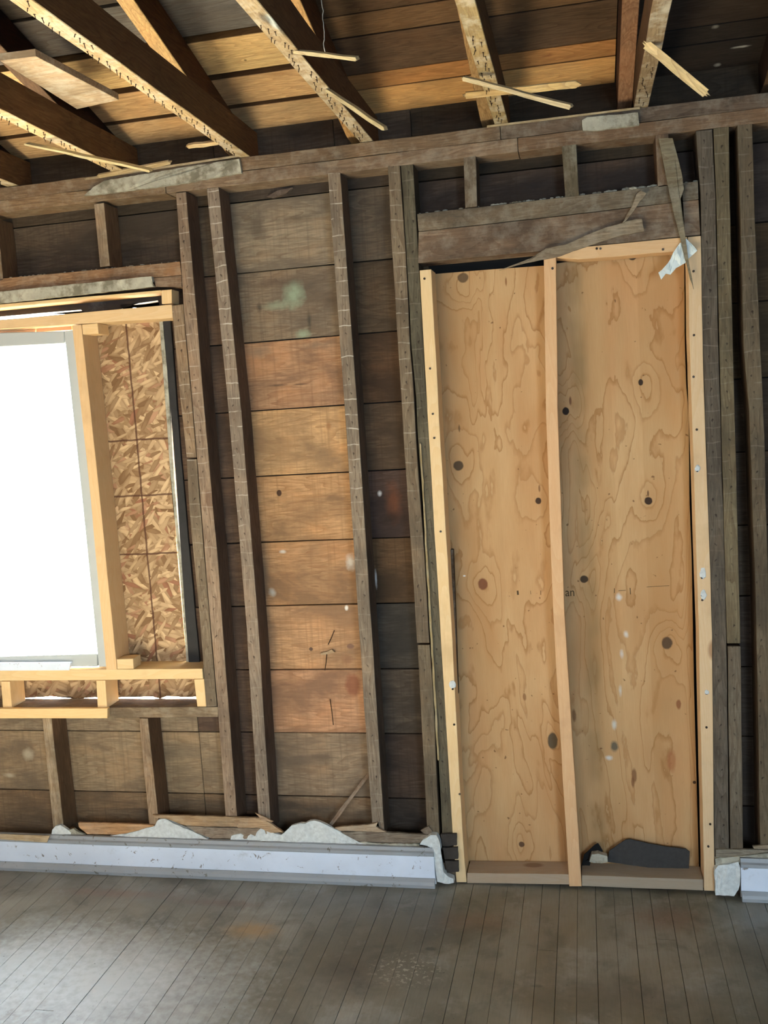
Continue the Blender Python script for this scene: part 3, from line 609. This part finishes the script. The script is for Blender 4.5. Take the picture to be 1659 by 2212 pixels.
# the rest of the roof, out of view, and the black felt over the boards
def slope_slab(nm, ya, yb, za, zb, t, m, c=None):
    bm = bmesh.new(); v = [bm.verts.new(q) for q in ((XL - .1, ya, za), (XR + .1, ya, za), (XR + .1, yb, zb), (XL - .1, yb, zb), (XL - .1, ya, za + t), (XR + .1, ya, za + t), (XR + .1, yb, zb + t), (XL - .1, yb, zb + t))]
    for f in ((0, 1, 2, 3), (4, 5, 6, 7), (0, 1, 5, 4), (1, 2, 6, 5), (2, 3, 7, 6), (3, 0, 4, 7)): bm.faces.new([v[i] for i in f])
    return cpar(finish(nm, bm, m, None, c))
slope_slab('upper_deck', -1.045, -2.55, slopez(-1.045, DZ), slopez(-2.55, DZ), .02, M_DECK, '4c4034')
slope_slab('roofing_felt', .32, -2.55, slopez(.32, DZ) + .0215, slopez(-2.55, DZ) + .0215, .012, M_DARK)
slope_slab('rear_slope', -2.55, -5.0, slopez(-2.55, DZ), 2.60, .03, M_DECK, '4c4034')
cpar(box('eave_board', XL, XR, .136, .155, 2.30, slopez(.155, DZ) - .002, M_DARK))  # coloured black for the shade under the eave

# ------------------------------------------------------------------ the other walls, all out of view
def wall(name, parts): 
    e = empty(name, (0, 0, 0), 'structure')
    for b in parts: box('panel', *b, M_WALL, e)
wall('wall_left', [(XL - .12, XL, YB, -2.85, 0, 3.3), (XL - .12, XL, -1.85, .13, 0, 3.3), (XL - .12, XL, -2.85, -1.85, 0, 3.3)])
wall('wall_right', [(XR, XR + .12, YB, .13, 0, 3.3)])
wall('wall_back', [(XL, XR, YB - .12, YB, 0, 2.62)])
g = box('ground_outside', -14, 14, .2, 16, -.6, -.5, M_GROUND); g['kind'] = 'structure'

# ------------------------------------------------------------------ window
wi = empty('window_1', (-2.1, .07, .8), 'structure'); WO = Vector(wi.location)
def wpar(o): o.parent = wi; o.location = o.location - WO; return o
YW0, YW1 = .012, .05
fo = [at(x, y, YW0) for x, y in ((156.5, 715), (229.5, 1441))]
xr = lambda y: fo[0].x + 0 * y
xo0, xo1 = -2.72, at(193, 1080, YW0).x
def wstick(nm, A, B, y0, y1, m): return wpar(stick(nm, A, B, y0, y1, m, None, None, n=2, jit=0, bevel=.002))
wstick('frame_stile', [(138, 715), (159, 913), (177, 1078), (213, 1441)], [(159, 713), (195, 1060), (233, 1440)], YW0, YW1, M_WIN)
wstick('frame_rail', [(-200, 724), (138, 715)], [(-200, 760), (138, 742)], YW0, YW1, M_WIN)
wstick('frame_rail', [(-200, 1424), (210, 1412)], [(-200, 1445), (210, 1440)], YW0, YW1, M_WIN)
wstick('frame_stile', [(-230, 724), (-230, 1445)], [(-200, 724), (-200, 1445)], YW0, YW1, M_WIN)
box('left_infill', HW0, -2.80, .105, .116, HZ0, HZ1, M_OSB, wf)
wpar(stick('pane', [(-205, 740), (150, 730)], [(-205, 1435), (225, 1425)], .032, .035, M_GLASS, None, None, n=1, jit=0, bevel=0))
wpar(tube('sash_line', [at(-200, 930, .03), at(165, 913, .03)], .0009, M_WIN))
wpar(tube('sash_line', [at(5, 740, .03), at(22, 1425, .03)], .0009, M_WIN))

# ------------------------------------------------------------------ new framing round the window
def thing(o, label, cat, group=None): return tag(o, label, cat, group)
PY = 'e0bc80'; G1 = 'new pine framing round the window'; G2 = 'new pine framing in the boarded doorway'
b = thing(stick('framing_board', [(-260, 711), (0, 691), (371, 657.5)], [(-260, 731), (0, 711.5), (373, 686.5)], 0, .1045, M_PX, None, 'd9b680'), 'new pine board laid level over the white window, its end by the old jack stud', 'board', G1)
thing(stick('framing_board', [(-260, 680), (0, 657), (347.5, 626.5)], [(-260, 690), (0, 664), (347.5, 632)], .004, .093, M_PX, None, 'dcb97c'), 'thin edge of new pine board tight under the grey painted strip over the window', 'board', G1)
thing(stick('framing_block', [(348.2, 627), (349.5, 657)], [(370.5, 625), (371, 655)], 0, .06, M_PZ, None, PY), 'short pine block upright on the right end of the board over the window', 'block', G1)
thing(stick('framing_stud', [(155.5, 703), (194, 1060), (229.5, 1447)], [(175.5, 701), (214, 1060), (252.5, 1446.5)], 0, .1045, M_PZ, None, 'd6b078'), 'new pine stud standing between the white window and the strand board', 'stud', G1)
thing(stick('framing_block', [(177, 701), (179, 722.5)], [(210.5, 698), (213, 721)], 0, .075, M_PX, None, PY), 'small pine block under the upper board at the top of the window stud', 'block', G1)
thing(stick('framing_block', [(251.5, 1424), (253.5, 1445.5)], [(287.5, 1423), (288.5, 1445)], .002, .06, M_PX, None, 'd8b880'), 'small pine block lying on the sill board at the foot of the window stud', 'block', G1)
thing(stick('framing_sill', [(-260, 1450), (0, 1448.5), (437, 1444.5)], [(-260, 1471), (0, 1471), (438.5, 1466.5)], 0, .1045, M_PX, None, 'dcbb80'), 'long new pine sill board under the white window and strand board', 'board', G1)
thing(stick('framing_cripple', [(2, 1472), (6, 1529.5)], [(21, 1472), (25.5, 1529.5)], 0, .089, M_PZ, None, PY), 'short pine upright under the sill board near the left edge of the view', 'block', G1)
thing(stick('framing_cripple', [(207.5, 1470), (211, 1530)], [(227.5, 1470), (231.5, 1530)], 0, .089, M_PZ, None, PY), 'short pine upright under the sill board above the end of the lower plate', 'block', G1)
thing(stick('framing_cripple', [(419, 1468), (426, 1526.5)], [(440.5, 1467), (445.6, 1526.5)], 0, .05, M_PZ, None, PY), 'short pine upright under the right end of the sill board by the jack stud', 'block', G1)
thing(stick('framing_plate', [(-260, 1531), (232, 1530.5)], [(-260, 1553), (232, 1552)], -.014, .0035, M_PX, None, 'e2be7c'), 'bright pine plate under the short uprights, sawn off halfway along the old sill', 'board', G1)
thing(stick('framing_shim', [(0, 701), (0, 713)], [(75, 697), (75, 710)], .05, .09, M_PX, None, 'b88860'), 'reddish wood shim above the window frame at the left edge', 'shim', G1) if False else None
bb = stick('window_shim', [(-260, 744), (76, 710)], [(-260, 752), (76, 719)], .052, .104, M_PX, None, 'b98a62'); thing(bb, 'long reddish wood shim over the left of the white window frame', 'shim', G1)
bb = stick('window_shim', [(78, 710), (155, 703)], [(78, 718), (155, 713)], .052, .104, M_PX, None, 'c08f66'); thing(bb, 'short reddish wood shim over the right corner of the white window frame', 'shim', G1)
thing(prism('white_board', [(-60, 1434), (0, 1432), (153, 1431), (149, 1448), (-60, 1449)], -.004, .010, M_TRIM, None, None, .001), 'white painted strip lying on the pine sill in front of the window', 'board')
thing(prism('strand_board', [(172, 692), (228, 689), (232, 699), (303, 698), (306, 676), (345, 668), (352, 790), (369, 1040), (392, 1300), (404, 1438), (222, 1441)], .105, .116, M_OSB), 'tall strand board panel with dark grid lines right of the window', 'panel')
thing(prism('strand_board', [(-260, 1447), (419, 1445), (427, 1505), (400, 1506), (360, 1504), (345, 1509), (330, 1505), (300, 1504), (262, 1506), (240, 1509.5), (205, 1506), (180, 1506.5), (165, 1509.5), (150, 1505), (110, 1504), (95, 1505.5), (55, 1506), (30, 1509.5), (-260, 1505)], .105, .116, M_OSB), 'low strand board strip behind the short uprights under the window', 'panel')

thing(prism('painted_strip', [(-120, 642), (0, 630), (327, 597), (329, 606), (326, 611), (332, 619), (0, 655), (-120, 667)], -.014, .0015, M_PAINT, None, None, .001, .0012), 'grey painted lath strip nailed over the header above the window', 'board')

# ------------------------------------------------------------------ doorway infill
PD = 'dcb884'
def nails(par, pts, Y):
    for (x, y) in pts:
        p = at(x, y, Y); bm = bmesh.new()
        bmesh.ops.create_cone(bm, cap_ends=True, segments=10, radius1=.0036, radius2=.0036, depth=.003, matrix=Matrix.Rotation(math.pi / 2, 4, 'X'))
        bmesh.ops.create_cone(bm, cap_ends=True, segments=6, radius1=.0012, radius2=.0012, depth=.010, matrix=Matrix.Translation((.0, .004, 0)) @ Matrix.Rotation(math.pi / 2, 4, 'X'))
        me = bpy.data.meshes.new('screw'); bm.to_mesh(me); bm.free(); me.materials.append(M_SCREW)
        o = bpy.data.objects.new('screw', me); COL.objects.link(o); o.parent = par
        o.location = p + Vector((0, -.0012, 0)) - par.location; o.rotation_euler = (R.uniform(-.3, .3), 0, R.uniform(-.3, .3))
fL = thing(stick('framing_stud', [(906.5, 584), (923.7, 900), (950.6, 1350), (977.6, 1800), (986, 1906)], [(931.5, 581.5), (948.5, 900), (975.5, 1350), (999, 1800), (1008, 1906)], -.002, .087, M_PZ, None, 'dfbf88'), 'new pine stud at the left side of the plywood, with screws down its face', 'stud', G2)
nails(fL, [(917, 602), (929, 796), (935, 894), (938, 946), (952, 1148), (978, 1488), (981, 1565), (993, 1715)], -.002)
fC = thing(stick('framing_stud', [(1174.5, 556), (1179.5, 900), (1196, 1350), (1229.7, 1915)], [(1201, 554), (1205, 900), (1220.6, 1350), (1256.7, 1915)], -.002, .08, M_PZ, None, 'd2a36c'), 'new pine stud with a black knot up the middle of the plywood', 'stud', G2)
nails(fC, [(1193.5, 580)], -.002)
fR = thing(stick('framing_stud', [(1486, 512), (1490, 760), (1509.4, 1350), (1521, 1924)], [(1514, 509), (1518.5, 760), (1538, 1350), (1543.5, 1925)], -.002, .087, M_PZ, None, 'd2b284'), 'new pine stud at the right side of the plywood beside the black gap', 'stud', G2)
nails(fR, [(1498, 586), (1499, 724), (1498, 814), (1505, 928), (1506, 1017), (1516, 1248), (1516, 1286), (1517, 1296), (1526, 1571), (1534, 1780), (1530, 1828), (1526, 1498)], -.002)
fT = thing(stick('framing_rail', [(1174.5, 541), (1300, 529), (1484.5, 511.5)], [(1175, 554), (1201, 563.5), (1300, 557), (1485, 541)], -.002, .07, M_PX, None, 'd5ab74'), 'pine rail laid level across the top of the plywood under the old header', 'board', G2)
nails(fT, [(1289, 537), (1297, 537), (1432, 539)], -.002)
thing(stick('framing_plate', [(1009, 1886), (1230, 1889)], [(1009, 1908), (1230, 1911)], 0, .088, M_PX, None, '9b8468'), 'dusty pine plate on the floor left of the middle stud in the doorway', 'board', G2)
thing(stick('framing_plate', [(1257, 1891), (1519, 1900)], [(1257, 1914), (1519, 1924)], 0, .088, M_PX, None, '8c7c66'), 'dusty pine plate on the floor right of the middle stud in the doorway', 'board', G2)
ply = thing(prism('plywood_sheet', [(937, 592), (1060, 582), (1174, 574), (1330, 548), (1478, 540), (1480, 640), (1479, 740), (1482, 830), (1488, 900), (1489, 1080), (1494, 1200), (1499, 1480), (1505, 1700), (1510, 1884), (1250, 1868), (990, 1862)], YP, YP + .012, M_PLY), 'large plywood sheet with brown knots closing the old doorway', 'panel')
def dab(par, x, y, rx, rz, n_=14):
    p = at(x, y, -.003); bm = bmesh.new(); bmesh.ops.create_icosphere(bm, subdivisions=2, radius=1)
    for v in bm.verts:
        k_ = 1 + .35 * noise.noise(v.co * 1.7 + p * 9); v.co = Vector((v.co.x * rx * k_, v.co.y * .003, v.co.z * rz * k_))
    o = finish('plaster_dab', bm, M_PLAS, None); o.parent = par; o.location = p - Vector(par.location)
dab(fL, 978, 1488, .011, .015); dab(fR, 1507, 1021, .008, .011); dab(fR, 1518, 1252, .009, .018); dab(fR, 1520, 1296, .009, .016); dab(fR, 1527, 1501, .007, .008)
# doorway backing strip, left, where a thin dark batten shows beside the stud
stick('batten', [(973, 1187), (983, 1500)], [(979, 1187), (990, 1500)], .07, YP - .001, M_STUDP, wf, '5a4632')
# letters left of a mill stamp on the sheet
def stamp(txt, px, py, size, sx=1.):
    cu = bpy.data.curves.new('stamp', 'FONT'); cu.body = txt; cu.size = size; cu.extrude = .0002
    t_ = bpy.data.objects.new('stamp_text', cu); COL.objects.link(t_); bpy.context.view_layer.update()
    me = bpy.data.meshes.new_from_object(t_); COL.objects.unlink(t_); bpy.data.objects.remove(t_); me.materials.clear(); me.materials.append(M_INK)
    o = bpy.data.objects.new('stamp_mark', me); COL.objects.link(o); p = at(px, py, YP - .0006)
    o.parent = ply; o.location = p - ply.location; o.rotation_euler = (math.pi / 2, 0, 0); o.scale = (sx, 1, 1)
stamp('an', 1221, 1288, .040, .85)
for (x0, y0, x1, y1, ww) in ((1397, 1268, 1446, 1265, .0014), (1336, 1276, 1352, 1275, .0016), (1327, 1271, 1327, 1281, .002), (1361, 1270, 1362, 1284, .0025), (1146, 1276, 1147, 1284, .0012), (1168, 1276, 1168, 1285, .002), (1118, 1276, 1119, 1285, .006)):
    A_, B_ = at(x0, y0, YP - .0004), at(x1, y1, YP - .0004)
    d_ = (B_ - A_).normalized(); nrm_ = Vector((-d_.z, 0, d_.x)) * ww / 2
    bm = bmesh.new(); vs = []
    for q in (A_ + nrm_, B_ + nrm_, B_ - nrm_, A_ - nrm_): vs.append((bm.verts.new(q), bm.verts.new(q + Vector((0, .0003, 0)))))
    bm.faces.new([v[0] for v in vs]); bm.faces.new([v[1] for v in vs][::-1])
    for i in range(4): bm.faces.new((vs[i][0], vs[(i + 1) % 4][0], vs[(i + 1) % 4][1], vs[i][1]))
    o = finish('stamp_mark', bm, M_INK); o.parent = ply; o.location = o.location - ply.location

# ------------------------------------------------------------------ baseboards
def baseboard(nm, xa, xb):
    e = empty(nm, ((xa + xb) / 2, -.03, 0), 'structure'); O = Vector(e.location)
    def P_(o): o.parent = e; o.location = o.location - O; return o
    def prof(n_, pts, m):
        bm = bmesh.new(); N = max(2, int((xb - xa) / .12)); rows = []
        for i in range(N + 1):
            X = xa + (xb - xa) * i / N; rows.append([bm.verts.new((X, y, z + R.uniform(-.0005, .0005))) for y, z in pts])
        for a, b in zip(rows, rows[1:]):
            for k in range(len(pts)): bm.faces.new((a[k], a[(k + 1) % len(pts)], b[(k + 1) % len(pts)], b[k]))
        bm.faces.new(rows[0]); bm.faces.new(rows[-1][::-1]); P_(finish(n_, bm, m))
    prof('base_board', [(-.030, .022), (-.030, .106), (-.012, .106), (-.012, .022)], M_TRIM)
    prof('cap_moulding', [(-.031, .1065), (-.036, .110), (-.036, .120), (-.029, .124), (-.024, .134), (-.012, .134), (-.012, .1065)], M_TRIMG)
    prof('shoe_moulding', [(-.0305, .0), (-.044, .0), (-.046, .012), (-.043, .021), (-.034, .030), (-.0305, .030)], M_TRIMG)
    prof('ground_strip', [(-.0115, .0), (-.0115, .10), (.001, .10), (.001, .0)], M_STUDP)
XBR = at(939, 1880, -.03).x
baseboard('baseboard_left', -3.3, XBR)
baseboard('baseboard_right', at(1601, 1900, -.03).x, XR - .002)

# plaster and lath broken off above the baseboard
Z1 = (0, 1350, 2.9625); Z2 = (500, 1350, 2.9625)
PL = 'broken plaster along the left baseboard'
def plas(name, pts, z, lab, y0=-.013, y1=.0, m=None, cat='plaster', g=None, rag=.0016, bump=.005, col=None, bev=0):
    return tag(prism(name, pts, y0, y1, m or M_PLAS, None, col, bev, rag, bump, z), lab, cat, g)
plas('plaster_chunk', [(325, 1400), (335, 1310), (352, 1290), (385, 1282), (420, 1305), (452, 1332), (448, 1400)], Z1, 'small white plaster lump on the baseboard at the foot of the left short stud', g=PL)
plas('plaster_rubble', [(395, 1400), (400, 1300), (430, 1318), (470, 1305), (505, 1330), (540, 1345), (560, 1400)], Z1, 'grey crumbling plaster next to the small white lump', m=M_PAINT, g=PL, y0=-.011)
plas('plaster_chunk', [(700, 1400), (700, 1352), (850, 1328), (930, 1300), (990, 1288), (1005, 1255), (1020, 1243), (1060, 1242), (1130, 1280), (1220, 1318), (1330, 1368), (1330, 1400)], Z1, 'large pointed white plaster piece with a dark sloping edge on the baseboard', g=PL)
plas('plaster_rubble', [(-10, 1420), (0, 1350), (60, 1335), (90, 1355), (120, 1325), (150, 1340), (190, 1300), (230, 1310), (270, 1335), (320, 1345), (320, 1420)], Z2, 'crumbled whitish plaster bits between the two large plaster pieces', m=M_PLAS, g=PL, y0=-.010, rag=.003, bump=.009)
plas('plaster_chunk', [(315, 1420), (318, 1345), (352, 1322), (380, 1288), (440, 1270), (470, 1272), (500, 1256), (530, 1254), (590, 1272), (650, 1308), (690, 1322), (740, 1352), (800, 1392), (860, 1402), (860, 1440)], Z2, 'widest white plaster mound on the baseboard below the open stud bay', g=PL, y0=-.014)
plas('plaster_crumbs', [(790, 1440), (800, 1392), (850, 1388), (900, 1394), (960, 1400), (1040, 1396), (1100, 1400), (1200, 1402), (1210, 1440)], Z2, 'thin line of plaster crumbs on the cap moulding toward the doorway', m=M_PAINT, g=PL, y0=-.013, rag=.002)
plas('plaster_end', [(1205, 1405), (1222, 1380), (1255, 1358), (1275, 1345), (1312, 1348), (1334, 1400), (1340, 1440), (1326, 1482), (1345, 1530), (1358, 1582), (1385, 1610), (1420, 1625), (1424, 1650), (1390, 1656), (1318, 1642), (1306, 1500), (1296, 1425)], Z2, 'upright bluish white plaster remnant at the doorway end of the left baseboard', g=None, y0=-.026, y1=.0, bump=.008, rag=.0025)
Z3 = (1100, 1350, 2.9678)
plas('plaster_end', [(1318, 1570), (1340, 1545), (1400, 1535), (1470, 1520), (1482, 1560), (1478, 1640), (1470, 1700), (1440, 1735), (1400, 1730), (1322, 1732)], Z3, 'crumbling bluish white plaster block between the right door stud and right baseboard', y0=-.024, y1=.0, bump=.01, rag=.003)
plas('plaster_flake', [(1320, 1500), (1440, 1490), (1640, 1465), (1800, 1470), (1800, 1500), (1640, 1490), (1480, 1525), (1400, 1540), (1325, 1548)], Z3, 'flaking plaster along the top of the right baseboard', m=M_PAINT, y0=-.016, y1=.0, bump=.006, rag=.002)
GL = 'lath strips along the left baseboard'
def strip(pts, z, lab, y0, y1, c, g=GL, rag=.0008, m=None, nm='lath_strip', cat='lath'): return tag(prism(nm, pts, y0, y1, m or M_LATH, None, c, .0006, rag, 0, z), lab, cat, g)
strip([(500, 1265), (740, 1270), (980, 1280), (985, 1290), (860, 1322), (760, 1342), (560, 1340), (505, 1295)], Z1, 'short orange-brown lath between the two short studs under the window', -.010, -.001, 'b08a62')
strip([(975, 1216), (1320, 1224), (1680, 1236), (1690, 1290), (1450, 1290), (1310, 1290), (1180, 1282), (1060, 1240), (990, 1232)], Z1, 'long pale lath from the second short stud to the broken end by the plaster', -.010, -.001, 'a58c6c')
strip([(1190, 1286), (1310, 1294), (1700, 1304), (1720, 1370), (1350, 1366), (1250, 1325)], Z1, 'lower grey lath under the long pale lath', -.009, -.001, '8a7a68')
strip([(5, 1236), (150, 1236), (215, 1250), (262, 1278), (330, 1328), (250, 1330), (180, 1300), (40, 1298)], Z2, 'splintered pale lath end beside the foot of the second tall stud', -.014, -.004, 'ab9070')
strip([(150, 1203), (200, 1225), (268, 1258), (255, 1262), (190, 1245)], Z2, 'thin curved splinter standing off the lath end', -.022, -.017, 'a08468')
strip([(660, 1300), (720, 1290), (870, 1280), (935, 1266), (925, 1290), (940, 1302), (990, 1326), (690, 1316)], Z2, 'thin pale lath sliver at the foot of the third tall stud', -.012, -.003, 'a39078')
strip([(700, 1324), (900, 1322), (1265, 1345), (1235, 1395), (1080, 1392), (800, 1385), (740, 1352)], Z2, 'grey brown lath between plaster mound and doorway', -.011, -.001, '7b6f60')
strip([(1208, 1315), (1262, 1288), (1285, 1320), (1278, 1342), (1230, 1335)], Z2, 'small brown wedge of wood beside the stud foot near the doorway', -.006, .0, '6a5c4e')
strip([(0, 1340), (0, 1372), (300, 1392), (318, 1350), (160, 1346)], Z1, 'pale worn strip on the baseboard top at the left edge', -.0405, -.037, 'b39e7c')
strip([(1560, 1420), (1640, 1412), (1800, 1415), (1800, 1440), (1570, 1436)], Z3, 'pale lath end above the right baseboard', -.008, 0, '8f8068', None)
strip([(1325, 1440), (1560, 1440), (1800, 1444), (1800, 1470), (1640, 1466), (1480, 1490), (1325, 1496)], Z3, 'grey lath just above the right baseboard', -.008, 0, '7d7566', None)
for i, (pts, lab) in enumerate((([(1338, 1340), (1440, 1338), (1441, 1412), (1352, 1416)], 'upper dark lath end stacked left of the doorway stud foot'), ([(1352, 1426), (1448, 1425), (1450, 1498), (1364, 1500)], 'middle dark lath end stacked left of the doorway stud foot'), ([(1365, 1510), (1452, 1512), (1455, 1580), (1380, 1586)], 'lowest dark lath end stacked left of the doorway stud foot'))):
    tag(prism('lath_end', pts, -.012, -.001, M_BLOCK, None, None, .0015, .001, 0, Z2), lab, 'lath', 'dark lath ends beside the doorway')
tag(lath('loose_splinter', at(715, 1781, .025), at(800, 1668, .085), .012, .004, M_LATH, (.2, -1, .1), None, '8d7660', 'point', 'cut'), 'thin splinter leaning diagonally in the wide stud bay above the baseboard', 'lath')

# felt and mortar behind the right plate
tag(prism('felt_scrap', [(1312, 1862), (1316, 1838), (1352, 1814), (1362, 1813), (1400, 1822), (1440, 1829), (1482, 1834), (1490, 1840), (1488, 1876), (1400, 1874)], .062, .066, M_FELT, None, None, 0, .0006), 'dark grey felt scrap leaning on the plywood behind the floor plate', 'felt')
tag(prism('felt_scrap', [(1256, 1870), (1262, 1846), (1284, 1826), (1292, 1822), (1302, 1838), (1300, 1846), (1280, 1850), (1274, 1870)], .058, .062, M_DARK, None, None, 0, .0008), 'small black felt corner sticking up beside the middle doorway stud', 'felt')
tag(prism('mortar_lump', [(1273, 1862), (1278, 1845), (1292, 1843), (1312, 1850), (1313, 1862), (1300, 1866)], .035, .056, M_PAINT, None, None, 0, .001, .006), 'grey mortar lump on the floor plate by the black felt corner', 'mortar')

# ------------------------------------------------------------------ broken lath and scraps overhead
Z5 = (1060, 300, 2.7696)
strip([(50, 786), (190, 733), (300, 690), (330, 655), (450, 632), (560, 580), (690, 530), (760, 512), (820, 490), (870, 480), (905, 480), (918, 552), (790, 575), (700, 602), (540, 655), (400, 705), (210, 742)], Z5, 'long broken lath lying slantwise across the header over the plywood', -.014, -.006, '877964', None)
strip([(785, 507), (812, 460), (848, 398), (872, 330), (900, 308), (932, 325), (915, 352), (893, 372), (850, 440), (805, 495)], Z5, 'small twisted lath fragment rising off the slanting lath on the header', -.022, -.016, '837560', None)
strip([(1006, -2), (1088, -4), (1118, 110), (1142, 205), (1156, 300), (1142, 340), (1130, 375), (1143, 470), (1160, 560), (1180, 700), (1198, 800), (1215, 900), (1185, 800), (1160, 700), (1132, 580), (1108, 490), (1085, 390), (1058, 270), (1030, 120)], Z5, 'long pointed lath hanging down past the header to the right door stud', -.024, -.017, '7f7660', None)
tag(prism('paper_scrap', [(1130, 625), (1170, 597), (1200, 625), (1235, 670), (1180, 720), (1165, 742), (1110, 772), (1075, 812), (1048, 806), (1020, 842), (1003, 800), (1048, 765), (1075, 720), (1092, 680)], -.015, -.0135, M_FILM, None, None, 0, .001, .010, Z5), 'torn white plastic scrap hanging at the top right corner of the plywood', 'scrap')
tag(prism('painted_lath', [(182, 422), (202, 404), (225, 390), (371, 366), (516, 343), (521, 373), (381, 398), (236, 417)], -.014, -.001, M_PAINT, None, None, .001, .0012, .003), 'grey painted board end on the top plate under the left joists', 'board')
tag(prism('painted_lath', [(1257, 259), (1268, 253), (1378, 243), (1381, 269), (1284, 282), (1259, 281)], -.014, -.001, M_PAINT, None, None, .001, .001, .003), 'grey painted board end on the top plate below the right joist', 'board')
tag(lath('ledge_lath', at(190, 384, .004), at(519, 334, .004), .030, .007, M_LATH, (0, -.25, 1), None, '98876a', 'jag', 'cut'), 'brown lath lying on the plate over the left grey painted board', 'lath')
tag(lath('ledge_lath', at(1062, 270, -.010), at(1382, 231, -.010), .018, .006, M_LATH, (0, -.25, 1), None, 'a1906f', 'point', 'cut'), 'thin pale lath lying on the plate over the right grey painted board', 'lath')
def hang(p0, p1, z, w, t, c, lab, n=(0, -1, -.5), dy=0, **kw):
    w *= .8; t *= .85; a = atz(p0[0], p0[1], z); b = at(p1[0], p1[1], a.y + dy)
    return tag(lath('broken_lath', a, b, w, t, M_LATH, n, None, c, **kw), lab, 'lath', 'broken laths hanging from the joists')
hang((634, 113), (768, 129), ZJ - .004, .010, .028, 'd8c493', 'short broken lath jutting level from the joist below the hanging wire')
hang((703, 195), (826, 278), ZJ - .004, .011, .028, 'c4b184', 'broken lath slanting down to a point from the same joist, nearer the plate', e1='point')
hang((1000, 170), (1231, 232), ZJ - .012, .013, .030, 'cbb88e', 'long broken lath slanting down across the joist over the doorway')
hang((1006, 207), (1243, 183), ZJ - .004, .022, .006, 'c9ab74', 'pale split lath lying flat behind the long slanting lath', n=(0, -.9, -1), e1='point', w1=.020)
hang((1396, 96), (1524, 202), ZJ - .004, .024, .010, 'd9bf8a', 'stout pale broken lath slanting down from the rightmost lit joist', w1=.020)
hang((54, 312), (322, 370), ZJ - .004, .008, .026, 'dccb98', 'long thin broken lath reaching from the left joist down to the plate', e0='point')
tag(lath('broken_lath', at(214, 382, -.02), at(366, 352, -.03), .016, .006, M_LATH, (0, -.5, -1), None, 'b09b74'), 'short lath fragment resting on the plate under the long thin lath', 'lath', 'broken laths hanging from the joists')
hang((406, 318), (470, 310), ZJ - .004, .016, .012, 'c6ac7c', 'stubby lath piece with a dusty end tucked beside the second joist', n=(0, -.8, -1))
# board lying up on the ceiling timbers, left
A_ = [atz(*q, ZJ + .1) for q in ((0, 132), (78, 122), (257, 216), (166, 236))]
y0_, y1_ = max(p.y for p in A_), min(p.y for p in A_)
bm = bmesh.new(); vs = []
for q in A_: vs.append((bm.verts.new(q), bm.verts.new(q + Vector((0, 0, .019)))))
bm.faces.new([v[0] for v in vs]); bm.faces.new([v[1] for v in vs][::-1])
for i in range(4): bm.faces.new((vs[i][0], vs[(i + 1) % 4][0], vs[(i + 1) % 4][1], vs[i][1]))
bmesh.ops.subdivide_edges(bm, edges=bm.edges[:], cuts=3, use_grid_fill=True)
tag(finish('attic_board', bm, old_wood('limed_board_wood', 'x', .15, plaster=.5, knots=0), None, 'b3a084', .001), 'pale rough board lying on top of the ceiling joist at the upper left', 'board')
# hanging wire
pts = []
for i in range(15):
    u = i / 14; p = at(695 + 6 * u + R.uniform(-2.2, 2.2), -12 + 124 * u, -.75 + R.uniform(-.004, .004)); pts.append(p)
tag(tube('hanging_wire', pts, .0011, M_WIRE), 'thin pale crooked wire hanging from the roof between two joists', 'wire')
# long nails standing in the sheathing
def nail(p, q, dy, lab, head=True):
    a = at(p[0], p[1], YS - .001); b = at(q[0], q[1], YS - dy)
    o = tube('long_nail', [a, a.lerp(b, .5) + Vector((.001, 0, 0)), b], .0016, M_RUST)
    return tag(o, lab, 'nail', 'bent nails in the boards of the wide stud bay')
nail((706, 1412), (702, 1448), .03, 'long bent nail hanging below the chip on the orange board')
nail((709, 1392), (722, 1362), .03, 'curved nail above the chip on the orange board')
nail((713, 1510), (720, 1566), .04, 'longest bent nail in the board with the reddish knot')
tag(prism('wood_chip', [(692, 1411), (706, 1408), (716, 1403), (723, 1409), (714, 1412), (694, 1415)], YS - .012, YS - .001, M_LATH, None, 'a08664', 0, .0004), 'small wood chip pinned by a nail in the wide stud bay', 'chip')
tag(prism('bark_flake', [(575, 425), (600, 411), (632, 405), (618, 418), (590, 428)], YS - .016, YS - .004, M_LATH, None, '5a4d43', 0, .0004), 'dark split flake under the top plate in the wide stud bay', 'chip')
